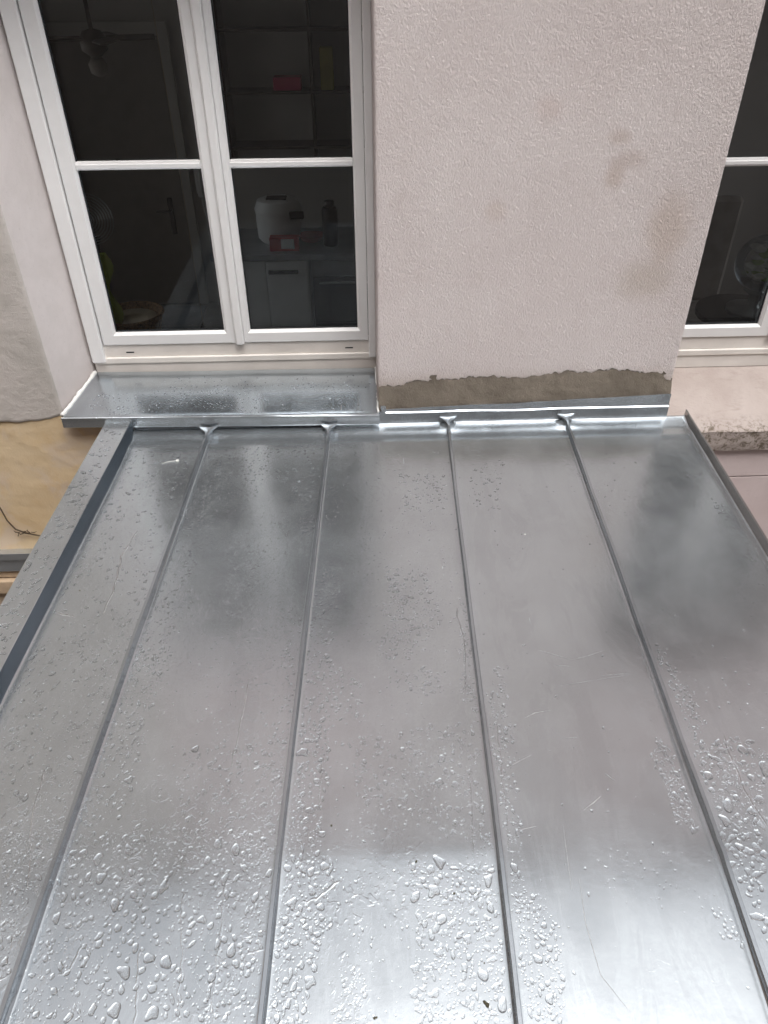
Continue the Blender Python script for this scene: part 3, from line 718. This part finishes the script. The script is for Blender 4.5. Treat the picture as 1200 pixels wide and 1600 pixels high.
# ------------------------------------------------------------------ rain water on the roof
def outline(r, seg, flat):
    th = np.linspace(0, 2*np.pi, seg, endpoint=False)
    el = 1+abs(rng.normal(0, .48 if not flat else .60)); ang = rng.normal(0, .6 if not flat else 1.0)
    x = np.cos(th); y = np.sin(th)*el
    rr = 1+sum(rng.normal(0, (.17 if not flat else .26)/m**.7)*np.cos(m*th+rng.uniform(0, 6.28)) for m in (2, 3, 4, 5))
    rr = np.clip(rr, .45, 1.7)
    x, y = x*rr, y*rr
    c, s = math.cos(ang), math.sin(ang); return r*(x*c-y*s)/el**.5, r*(x*s+y*c)/el**.5
def blob(r, seg):
    """several drops run together"""
    th = np.linspace(0, 2*np.pi, seg, endpoint=False); rad = np.zeros(seg)
    cs = [(0, 0, .55)]
    for _ in range(rng.integers(2, 5)):
        a = rng.uniform(0, 6.28); d = rng.uniform(.35, .8); cs.append((d*math.cos(a), d*math.sin(a), rng.uniform(.22, .42)))
    for cx, cy_, cr in cs:
        bq = np.cos(th)*cx+np.sin(th)*cy_; disc = cr*cr-(cx*cx+cy_*cy_)+bq*bq
        hit = np.where(disc > 0, bq+np.sqrt(np.maximum(disc, 0)), 0); rad = np.maximum(rad, hit)
    rad = np.maximum(rad, .38)
    for _ in range(2): rad = (np.roll(rad, 1)+2*rad+np.roll(rad, -1))/4
    return r*rad*np.cos(th), r*rad*np.sin(th)*1.15
def dome(ox, oy, H, prof):
    """rings from rim to crown"""
    seg = len(ox); V = []; F = []
    for s, z in prof: V += [(ox[i]*s, oy[i]*s, H*z) for i in range(seg)]
    V.append((0, 0, H)); m = len(prof)
    for k in range(m-1):
        for i in range(seg): F.append((k*seg+i, k*seg+(i+1) % seg, (k+1)*seg+(i+1) % seg, (k+1)*seg+i))
    for i in range(seg): F.append(((m-1)*seg+i, (m-1)*seg+(i+1) % seg, m*seg))
    return V, F
P3 = [(1.0, -.10), (.93, .42), (.76, .80), (.42, .97)]; P2 = [(1.0, -.12), (.82, .66), (.45, .94)]; P1 = [(1.0, -.12), (.70, .80)]
def inside(poly, x, y):
    c = False; n = len(poly); j = n-1
    for i in range(n):
        if (poly[i][1] > y) != (poly[j][1] > y) and x < (poly[j][0]-poly[i][0])*(y-poly[i][1])/(poly[j][1]-poly[i][1])+poly[i][0]: c = not c
        j = i
    return c
WATER = {k: ([], []) for k in range(5)}; BIG = []; TAKEN = {}
def free(k, u, v, r, slack=.92):
    g = .03; iu, iv = int(math.floor(u/g)), int(math.floor(v/g))
    for a in range(iu-2, iu+3):
        for b in range(iv-2, iv+3):
            for (x, y, q) in TAKEN.get((k, a, b), ()):
                if (x-u)**2+(y-v)**2 < ((r+q)*slack)**2: return False
    TAKEN.setdefault((k, iu, iv), []).append((u, v, r)); return True
def put(k, u, v, V, F):
    L, G = WATER[k]; n = len(L); L += [(u+a, v+b, h) for a, b, h in V]; G += [tuple(i+n for i in f) for f in F]
def pick(poly, k, margin):
    us_ = [p[0] for p in poly]; vs_ = [p[1] for p in poly]
    for _ in range(60):
        u = rng.uniform(min(us_)-.01, max(us_)+.01); v = rng.uniform(min(vs_)-.015, max(vs_)+.015)
        ju = u+.012*float(vnoise(v*30, u*30, 7)); jv = v+.02*float(vnoise(u*25, v*25, 8))
        if inside(poly, ju, jv) and EDGE[k]+margin+.009 < u < EDGE[k+1]-margin-.009: return u, v
    return None
for (k, poly, ns, nm, nb, s0, s1, flat) in ZONES:
    for _ in range(nb):
        r = s1*rng.uniform(1.0, 1.5); q = pick(poly, k, r)
        if q and free(k, *q, r*.8):
            ox, oy = blob(r, 30); BIG.append((k, q, dome(ox, oy, min(.0026, r*.15), P3)))
    for _ in range(int(nm*1.45)):
        r = .80*(s0+(s1-s0)*rng.beta(1.1, 2.6)); q = pick(poly, k, r)
        if q and free(k, *q, r):
            fl = flat and rng.random() < .6
            ox, oy = outline(r*(1.2 if fl else 1), 18, fl); put(k, *q, *dome(ox, oy, min(.0024, r*(.12 if fl else .24)), P3))
    for _ in range(int(ns*1.5)):
        r = s0*rng.uniform(.18, .62); q = pick(poly, k, r)
        if q and free(k, *q, r):
            ox, oy = outline(r, 8, False); put(k, *q, *dome(ox, oy, r*.34, P2 if r > .0022 else P1))
# fine scatter, thickest on the left trays
for k, n_, bias in ((0, 1500, .20), (1, 2300, .10), (2, 1700, -.02), (3, 450, -.16), (4, 900, -.05)):
    for _ in range(n_):
        u = rng.uniform(EDGE[k]+.012, EDGE[k+1]-.012); v = -2.25+2.17*rng.random()
        d = .5*float(fbm(u*5+k, v*2.6, 161, 3))+.33+bias+.22*np.clip((-v-1.2), -.3, .8)
        if rng.random() > d: continue
        r = .0009+.0042*rng.beta(1.0, 3.2)
        if free(k, u, v, r):
            ox, oy = outline(r, 8, rng.random() < .5); put(k, u, v, *dome(ox, oy, r*.30, P2 if r > .002 else P1))
# stray drops everywhere
for k in range(5):
    for _ in range(150 if k != 3 else 30):
        u = rng.uniform(EDGE[k]+.02, EDGE[k+1]-.02); v = -2.25+2.15*rng.random()**1.2; r = rng.uniform(.0012, .004)
        if free(k, u, v, r):
            ox, oy = outline(r, 9, rng.random() < .4); put(k, u, v, *dome(ox, oy, r*.35, P2))
# rivulets
for (k, ln, w) in RIVULETS:
    P = []
    for a, b in zip(ln[:-1], ln[1:]):
        for q in range(12): P.append(Vector((a[0]+(b[0]-a[0])*q/12, a[1]+(b[1]-a[1])*q/12)))
    P.append(Vector(ln[-1])); n = len(P); V = []; F = []
    for j, p in enumerate(P):
        d = (P[min(j+1, n-1)]-P[max(j-1, 0)]).normalized(); nn = Vector((-d.y, d.x))
        p = p+nn*(.004*float(vnoise(j*.35, w*900, 131)))
        ww = w*.55*(.55+.45*abs(float(vnoise(j*.5, w*500, 132))))*(.4 if j in (0, n-1) else 1)
        for s, z in ((-1, -.1), (-.7, .6), (0, 1), (.7, .6), (1, -.1)): V.append((p.x+nn.x*s*ww, p.y+nn.y*s*ww, z*ww*.38))
    for j in range(n-1):
        for s in range(4): F.append((j*5+s, j*5+s+1, (j+1)*5+s+1, (j+1)*5+s))
    put(k, 0, 0, V, F)
TRAYN = ['on the narrow leftmost zinc tray beside the dark verge', 'on the second zinc tray from the left', 'on the middle zinc tray', 'on the fourth zinc tray from the left, the scuffed one', 'on the rightmost zinc tray']
for k in range(5):
    L, G = WATER[k]; A = np.array(L)
    W = surf(k, A[:, 0], A[:, 1], A[:, 2])
    o = mobj('water_droplets', W, G, M['water'], None, True)
    fix_normals(o) if False else None
    tag(o, 'fine rain droplets and rivulets '+TRAYN[k], 'water droplets', kind='stuff')
for (k, (u, v), (V, F)) in BIG:
    A = np.array(V); W = surf(k, u+A[:, 0], v+A[:, 1], A[:, 2]); c = surf(k, u, v)
    o = mobj('water_drop', W-c, F, M['water'], None, True); o.location = tuple(c)
    tag(o, 'large irregular water drop lying '+TRAYN[k], 'water drop', 'large water drops '+TRAYN[k])
# drops on the left cap and on the window sill
Lc, Gc = [], []
for _ in range(240):
    v = rng.uniform(-1.45, -.09); u = rng.uniform(-1.100, -1.018); r = rng.uniform(.003, .011)*(1 if rng.random() < .5 else .5)
    if not free(9, u, v, r): continue
    ox, oy = outline(r*1.15, 14, True); V, F = dome(ox, oy, min(.0022, r*.2), P3); n = len(Lc)
    Lc += [to_world(u+a, v+b, .0565+h) for a, b, h in V]; Gc += [tuple(i+n for i in f) for f in F]
tag(mobj('water_droplets', Lc, Gc, M['water'], None, True), 'flat rain droplets on the raised left verge cap', 'water droplets', kind='stuff')
Lc, Gc = [], []
for _ in range(1500):
    s = rng.uniform(.06, .985); t = rng.beta(1.2, 2.0)*.85+.03
    d = float(fbm(s*5, t*3, 141, 3))+.5-1.1*abs(s-.55)
    if rng.random() > d+.35: continue
    r = rng.uniform(.0010, .0034) if rng.random() < .85 else rng.uniform(.003, .006)
    if not free(10, s*1.3, t*.3, r): continue
    ox, oy = outline(r, 9, rng.random() < .3); V, F = dome(ox, oy, r*.38, P2); n = len(Lc)
    c = sill_pt(np.array([s]), np.array([t]))[0]
    Lc += [(c[0]+a, c[1]+b, c[2]+h+b*.15) for a, b, h in V]; Gc += [tuple(i+n for i in f) for f in F]
tag(mobj('water_droplets', Lc, Gc, M['water'], None, True), 'fine rain droplets on the zinc window sill', 'water droplets', kind='stuff')

# ------------------------------------------------------------------ small debris on the roof
def lump(c, r, mat, name, h=.35, n=3):
    m = MB()
    for _ in range(n):
        cx, cy_ = c[0]+rng.normal(0, r*.4), c[1]+rng.normal(0, r*.4); q = r*rng.uniform(.35, .75); seg_ = 9
        rings = []
        for a in (0, .5, .85): rings.append([(cx+q*math.sqrt(1-a*a)*rng.uniform(.7, 1.2)*math.cos(2*math.pi*i/seg_), cy_+q*math.sqrt(1-a*a)*rng.uniform(.7, 1.2)*math.sin(2*math.pi*i/seg_), c[2]-.0005+q*h*2*a) for i in range(seg_)])
        m.loft(rings)
    return m.build(name, mat)
dn = ['dark moss crumb below the crease, right of centre on the middle zinc tray', 'dark moss crumb at the bottom right of the middle zinc tray, by the seam', 'dark moss crumb right on the crease of the middle zinc tray',
      'dark crumb left of centre just above the crease of the middle zinc tray', 'dark crumb in the middle of the middle zinc tray, above the crease', 'small dark crumb near the lower right seam of the middle zinc tray',
      'single dark crumb on the leftmost zinc tray', 'dark crumb near the right seam of the middle zinc tray, halfway down', 'highest dark crumb on the middle zinc tray, beside the droplet patch', 'dark crumb by the right seam just above the crease of the middle zinc tray', 'dark crumb at the bottom centre of the middle zinc tray']
for (k, (u, v), s), lb in zip(DEBRIS, dn):
    c = surf(k, u, v); tag(lump(c, s*.32, M['moss'], 'moss_crumb'), lb, 'moss', 'moss crumbs on the roof')
# a white downy feather and a pale fleck
f = MB(); A = surf(0, -.832, -.266, .002); B = surf(0, -.778, -.251, .003)
f.tube([tuple(A), tuple((A+B)/2+np.array((0, .003, .001))), tuple(B)], [.0007, .0010, .0014], 6)
f.lathe([(0.0005, 0), (.0065, .0015), (.0075, .004), (.004, .0065), (.0005, .007)], (B[0]+.004, B[1], B[2]-.003), 10)
tag(f.build('feather', M['feather'], None, True), 'tiny white down feather near the top of the leftmost zinc tray', 'feather')
c = surf(3, .537, -.754); tag(lump(c, .007, M['feather'], 'paint_fleck', .15, 1), 'small white paint fleck on the fourth zinc tray', 'fleck')
# dry twig clinging to the left wall
t = empty('twig', (-1.62, -.01, -.53)); tag(t, 'thin dry twig clinging to the ochre wall left of the roof', 'twig')
adopt(MB().tube([(-1.72, -.006, -.33), (-1.689, -.010, -.385), (-1.679, -.012, -.455), (-1.658, -.010, -.507), (-1.621, -.008, -.531), (-1.555, -.004, -.556), (-1.50, .002, -.57)], [.0022, .003, .003, .0035, .004, .003, .002], 6).build('stem', M['twig'], None, True), t)
for k in range(7):
    a = rng.uniform(0, 6.28); p = (-1.625+rng.normal(0, .014), -.012, -.530+rng.normal(0, .008)); L = rng.uniform(.015, .03)
    adopt(MB().tube([p, (p[0]+L*.6*math.cos(a), -.018, p[2]+L*.5*math.sin(a)), (p[0]+L*math.cos(a), -.010, p[2]+L*.7*math.sin(a))], [.002, .0026, .001], 5).build('side_shoot', M['twig'], None, True), t)

# ------------------------------------------------------------------ rooms behind the panes
FZ = -.93
def room(x0, x1, y1, z1, nm):
    y0 = .34
    tag(MB().box(x0, x1, y0, y1, FZ-.05, FZ).build(nm+'_floor', M['room_floor']), kind='structure')
    tag(MB().box(x0, x1, y0, y1, z1, z1+.05).build(nm+'_ceiling', M['room']), kind='structure')
    tag(MB().box(x0-.05, x1+.05, y1, y1+.05, FZ-.05, z1+.05).build(nm+'_wall_back', M['room']), kind='structure')
    # outer side wall: unseen opening added to let daylight into the room
    for side, (xa, xb), op in (('left', (x0-.05, x0), nm == 'kitchen'), ('right', (x1, x1+.05), nm != 'kitchen')):
        m = MB()
        if op: m.box(xa, xb, y0, 1.0, FZ-.05, z1+.05).box(xa, xb, 2.9, y1, FZ-.05, z1+.05).box(xa, xb, 1.0, 2.9, FZ-.05, -.1).box(xa, xb, 1.0, 2.9, 1.4, z1+.05)
        else: m.box(xa, xb, y0, y1, FZ-.05, z1+.05)
        tag(m.build(nm+'_wall_'+side, M['room']), kind='structure')
room(-2.55, .62, 3.95, 1.72, 'kitchen'); room(.68, 4.2, 3.6, 1.72, 'sitting_room')
# kitchen door with lever handle on a long plate
d = empty('door', (-1.95, 3.9, FZ)); tag(d, 'dark closed interior door seen through the left panes', 'door')
adopt(MB().box(-2.42, -1.52, 3.90, 3.94, FZ+.01, 1.15, .004).build('leaf', M['door'], None), d)
fr = MB(); fr.box(-2.50, -2.425, 3.885, 3.945, FZ, 1.24).box(-1.515, -1.44, 3.885, 3.945, FZ, 1.24).box(-2.425, -1.515, 3.885, 3.945, 1.155, 1.24); adopt(fr.build('door_frame', M['room'], None), d)
hp = adopt(MB().box(-1.655, -1.615, 3.885, 3.899, -.30, .0, .004).build('handle_plate', M['black'], None), d)
h_ = MB().tube([(-1.635, 3.885, -.10), (-1.635, 3.85, -.10), (-1.70, 3.845, -.10), (-1.75, 3.845, -.10)], .010, 8).build('lever', M['black'], None, True); h_.parent = hp
# wall intercom handset with hanging cord
ic = empty('intercom', (-1.36, 3.9, .1)); tag(ic, 'pale wall intercom handset with looped cord beside the interior door', 'intercom')
adopt(auto_smooth(MB().box(-1.40, -1.31, 3.90, 3.945, .02, .26, .01).build('base', M['white'], None)), ic)
adopt(auto_smooth(MB().box(-1.385, -1.335, 3.865, 3.898, .0, .27, .012).build('handset', M['white'], None)), ic)
adopt(MB().tube([(-1.36, 3.90, .02), (-1.355, 3.89, -.10), (-1.33, 3.88, -.20), (-1.295, 3.885, -.20), (-1.28, 3.89, -.10), (-1.30, 3.90, .04)], .006, 6).build('cord', M['white'], None, True), ic)
# thin pull cord hanging inside the left sash
tag(MB().tube([(-.79, .62, 1.5), (-.786, .625, .9), (-.79, .62, .2)], .0014, 5).build('pull_cord', M['linen'], None, True), 'thin pale cord hanging straight down behind the left panes', 'cord')
# ceiling fan
fn = empty('ceiling_fan', (-1.5, 2.1, 1.7)); tag(fn, 'small dark ceiling fan behind the upper left pane', 'fan')
adopt(MB().lathe([(.012, .22), (.012, .0), (.05, -.01), (.075, -.05), (.07, -.10), (.03, -.13), (.002, -.135)], (-1.47, 2.1, 1.50-.2), 16).build('hub', M['wood_dark'], None, True), fn)
adopt(MB().lathe([(.030, 0), (.052, -.03), (.045, -.075), (.02, -.09), (.001, -.092)], (-1.47, 2.1, 1.165), 14).build('lamp_shade', M['taupe'], None, True), fn)
for k in range(5):
    a = k*2*math.pi/5+.25; c, s = math.cos(a), math.sin(a); V = []
    for (r, w) in ((.07, .02), (.13, .045), (.30, .055), (.33, .03)):
        for sg in (-1, 1):
            for zz in (0, .008): V.append((-1.47+r*c-sg*w*s, 2.1+r*s+sg*w*c, 1.25+zz+sg*.008))
    F = []
    for q in range(3):
        b = q*4; F += [(b, b+4, b+6, b+2), (b+1, b+3, b+7, b+5), (b, b+1, b+5, b+4), (b+2, b+6, b+7, b+3)]
    F += [(0, 2, 3, 1), (12, 13, 15, 14)]
    adopt(_mobj('blade', V, F, M['wood_dark']), fn)
# worktop run with cabinets
cb = empty('kitchen_cabinet', (-.2, 2.6, FZ)); tag(cb, 'white kitchen base cabinet with dark bar handle under a grey worktop', 'cabinet')
adopt(MB().box(-1.05, -.40, 2.44, 3.05, FZ, -.071, .003).build('carcass', M['cab'], None), cb)
adopt(auto_smooth(MB().box(-1.04, -.70, 2.42, 2.438, FZ+.1, -.08, .003).build('cabinet_door', M['cab'], None)), cb)
adopt(auto_smooth(MB().box(-.692, -.41, 2.42, 2.438, FZ+.1, -.08, .003).build('cabinet_door', M['cab'], None)), cb)
adopt(auto_smooth(MB().box(-.68, -.47, 2.395, 2.418, -.165, -.140, .004).build('handle', M['black'], None)), cb)
adopt(auto_smooth(MB().box(-1.07, .60, 2.40, 3.06, -.07, -.03, .004).build('worktop', M['worktop'], None)), cb)
ov = empty('oven', (-.1, 2.6, FZ)); tag(ov, 'dark built-in oven beside the white cabinet behind the lower right pane', 'oven')
adopt(MB().box(-.39, .18, 2.445, 3.05, FZ+.1, -.0715).build('body', M['grey'], None), ov)
adopt(auto_smooth(MB().box(-.375, .17, 2.425, 2.443, FZ+.15, -.20, .004).build('oven_door', M['black'], None)), ov)
adopt(MB().box(-.375, .17, 2.428, 2.443, -.19, -.085).build('control_panel', M['worktop'], None), ov)
adopt(MB().tube([(-.33, 2.395, -.23), (.12, 2.395, -.23)], .008, 8).build('handle', M['grey'], None), ov)
# things on the worktop
ap = empty('kitchen_appliance', (-.6, 2.75, -.03)); tag(ap, 'rounded white kitchen appliance with dark top on the worktop', 'appliance')
adopt(auto_smooth(MB().loft([[( -.61+a*math.cos(t), 2.74+b*math.sin(t), z) for t in np.linspace(0, 2*math.pi, 20, endpoint=False)] for a, b, z in ((.13, .12, -.0295), (.155, .14, .0), (.16, .145, .12), (.155, .14, .17))]).build('body', M['white'], None)), ap)
adopt(auto_smooth(MB().loft([[( -.61+a*math.cos(t), 2.74+b*math.sin(t), z) for t in np.linspace(0, 2*math.pi, 20, endpoint=False)] for a, b, z in ((.162, .147, .172), (.165, .15, .19), (.14, .125, .25), (.10, .09, .265))]).build('lid', M['white'], None)), ap)
adopt(auto_smooth(MB().box(-.68, -.54, 2.66, 2.76, .262, .272, .003).build('lid_window', M['black'], None)), ap)
adopt(auto_smooth(MB().box(-.52, -.42, 2.60, 2.63, .15, .20, .006).build('front_grip', M['black'], None)), ap)
bx = empty('box', (-.55, 2.52, -.03)); tag(bx, 'low red box with a white label in front of the white appliance', 'box')
adopt(MB().box(-.66, -.46, 2.47, 2.56, -.0295, .06, .003).build('carton', M['redbox'], None), bx)
adopt(MB().box(-.58, -.49, 2.467, 2.4695, -.01, .055).build('paper_label', M['white'], None), bx)
tm = empty('flask', (-.24, 2.6, -.03)); tag(tm, 'tall black flask on the worktop right of the white appliance', 'flask')
adopt(MB().lathe([(.048, .0005), (.055, .01), (.055, .24), (.045, .26)], (-.24, 2.6, -.03), 18).build('body', M['black'], None, True), tm)
adopt(MB().lathe([(.03, .261), (.034, .27), (.034, .30), (.02, .305)], (-.24, 2.6, -.03), 14).build('stopper', M['black'], None, True), tm)
tag(auto_smooth(MB().lathe([(.03, .0005), (.075, .02), (.095, .055), (.090, .055), (.06, .02), (.001, .012)], (-.38, 2.68, -.03), 18).build('red_bowl', M['redbox'], None, True), 50), 'small red bowl between the white appliance and the black flask', 'bowl')
# open shelves on the back wall with bright packets
sh = empty('wall_shelf', (-.4, 3.8, .6)); tag(sh, 'dim open wall shelves behind the upper right pane', 'shelf')
for z in (.42, .80, 1.20): adopt(MB().box(-1.05, .3, 3.68, 3.945, z-.02, z).build('board', M['wood_dark'], None), sh)
for x in (-1.04, -.38, .28): adopt(MB().box(x, x+.02, 3.70, 3.9449, .30, 1.45).build('upright', M['wood_dark'], None), sh)
tag(auto_smooth(MB().box(-.66, -.45, 3.70, 3.86, .8005, .89, .004).build('packet', M['pinkbox'], None)), 'bright pink packet on the wall shelf behind the upper right pane', 'packet')
tag(auto_smooth(MB().box(-.30, -.20, 3.70, 3.84, .8005, 1.08, .004).build('carton', M['yellow'], None)), 'dull yellow carton standing on the wall shelf beside the pink packet', 'carton')
# small table with wicker basket just inside the left panes
tb = empty('table', (-1.3, 1.0, FZ)); tag(tb, 'dark small table under the wicker basket inside the left window', 'table')
adopt(MB().box(-1.75, -.92, .62, 1.38, -.02, .01, .004).build('table_top', M['worktop'], None), tb)
for x in (-1.72, -.99):
    for y in (.65, 1.31): adopt(MB().box(x, x+.04, y, y+.04, FZ, -.0205).build('leg', M['wood_dark'], None), tb)
bk = empty('basket', (-1.22, .95, .01)); tag(bk, 'round brown wicker basket with linen lining at the foot of the left pane', 'basket')
adopt(MB().lathe([(.10, .0005), (.13, .03), (.15, .10), (.155, .125), (.145, .125), (.135, .10), (.10, .02), (.001, .015)], (-1.22, .95, .01), 26).build('wicker_body', M['wicker'], None, True), bk)
adopt(MB().lathe([(.136, .095), (.12, .108), (.06, .09), (.001, .085)], (-1.22, .95, .01), 22).build('lining', M['linen'], None, True), bk)
adopt(MB().tube([(-1.22+.157*math.cos(a), .95+.157*math.sin(a), .137) for a in np.linspace(0, 2*math.pi, 25)], .008, 6).build('rim', M['wicker'], None, True), bk)
# standing fan and lime cloth by the left reveal, inside
gf = empty('desk_fan', (-1.45, 1.2, .01)); tag(gf, 'round grey desk fan grille at the left edge of the lower left pane', 'fan')
gc = Vector((-1.40, 1.16, .55))
for k in range(9):
    r = .02+.013*k; adopt(MB().tube([tuple(gc+Vector((r*math.cos(a), -.02*math.cos(k*.19), r*math.sin(a)))) for a in np.linspace(0, 2*math.pi, 23)], .0028, 5).build('grille_ring', M['grey'], None), gf)
adopt(auto_smooth(MB().lathe([(.06, .0005), (.055, .02), (.016, .03), (.013, .40), (.03, .44), (.001, .45)], (-1.40, 1.20, .01), 14).build('stand', M['black'], None, True)), gf)
lc = MB(); rings = []
for k in range(14):
    z = .47-.030*k; rings.append([(-1.30+.02*math.sin(k*.8)+.050*math.cos(a), .86+.018*math.sin(a)+.006*math.sin(3*a+k), z) for a in np.linspace(0, 2*math.pi, 12, endpoint=False)])
tag(auto_smooth(lc.loft(rings).build('cloth', M['lime'], None)), 'lime green cloth hanging at the left edge of the lower left pane', 'cloth')
tag(MB().tube([(-1.30, .84, .475), (-1.30, .84, .75), (-1.32, .5, .76), (-1.32, .36, .76)], .006, 6).build('hanging_rod', M['grey'], None), 'thin rod holding the lime cloth inside the left window', 'rod')
# sitting room: glass bowl of flowers on a stand, chair behind
gb = empty('glass_bowl', (1.93, .78, .2)); tag(gb, 'round glass bowl with white flowers behind the right window', 'bowl')
bc = (1.935, .80, .385)
def ball(r, a0, a1, n): return [(r*math.cos(a), r*math.sin(a)) for a in np.linspace(a0, a1, n)]
adopt(auto_smooth(MB().loft([[(bc[0]+r*math.cos(t), bc[1]+r*math.sin(t), bc[2]+z) for t in np.linspace(0, 2*math.pi, 28, endpoint=False)] for r, z in ball(.135, -1.45, 1.1, 16)+ball(.130, 1.1, -1.45, 16)]).build('vessel', M['bowl_glass'], None), 60), gb)
for k in range(30):
    a = rng.uniform(0, 6.28); q = rng.uniform(0, .075); z = rng.uniform(-.08, .07); mt = M['petal'] if k % 3 else M['leaf']; pc = (bc[0]+q*math.cos(a), bc[1]+q*math.sin(a), bc[2]+z)
    adopt(MB().lathe([(.001, -.012), (.022, -.008), (.032, .004), (.016, .012), (.001, .014)], pc, 7).build('flower' if k % 3 else 'leaf', mt, None, True), gb)
adopt(MB().lathe([(.12, -.245), (.12, -.225), (.03, -.215), (.025, -.16), (.06, -.1362), (.001, -.1355)], bc, 20).build('foot', M['grey'], None, True), gb)
st = empty('side_table', (1.93, .8, FZ)); tag(st, 'dark side table under the glass flower bowl behind the right window', 'table')
adopt(MB().lathe([(.001, .1385), (.26, .138), (.26, .11), (.001, .11)], (bc[0], bc[1], 0), 28).build('table_top', M['wood_dark'], None), st)
adopt(MB().lathe([(.18, FZ), (.16, FZ+.03), (.03, FZ+.06), (.03, .1095)], (bc[0], bc[1], 0), 16).build('pedestal', M['wood_dark'], None), st)
ch = empty('chair', (2.4, 2.1, FZ)); tag(ch, 'taupe upholstered chair with high back deep behind the right window', 'chair')
adopt(auto_smooth(MB().box(2.12, 2.62, 2.0, 2.5, -.55, -.45, .03).build('seat', M['taupe'], None)), ch)
adopt(auto_smooth(MB().box(2.13, 2.61, 2.47, 2.55, -.45, .28, .03).build('backrest', M['taupe'], None)), ch)
for x in (2.15, 2.55):
    for y in (2.03, 2.44): adopt(MB().box(x, x+.04, y, y+.04, FZ, -.5505).build('leg', M['wood_dark'], None), ch)
pc = empty('wall_picture', (2.2, 3.5, .5)); tag(pc, 'pale plain picture panel on the far wall behind the right window', 'picture')
adopt(MB().box(1.95, 2.75, 3.575, 3.599, .12, .62, .004).build('picture_frame', M['wood_dark'], None), pc)
adopt(MB().box(1.98, 2.72, 3.570, 3.574, .15, .59).build('panel', M['taupe'], None), pc)
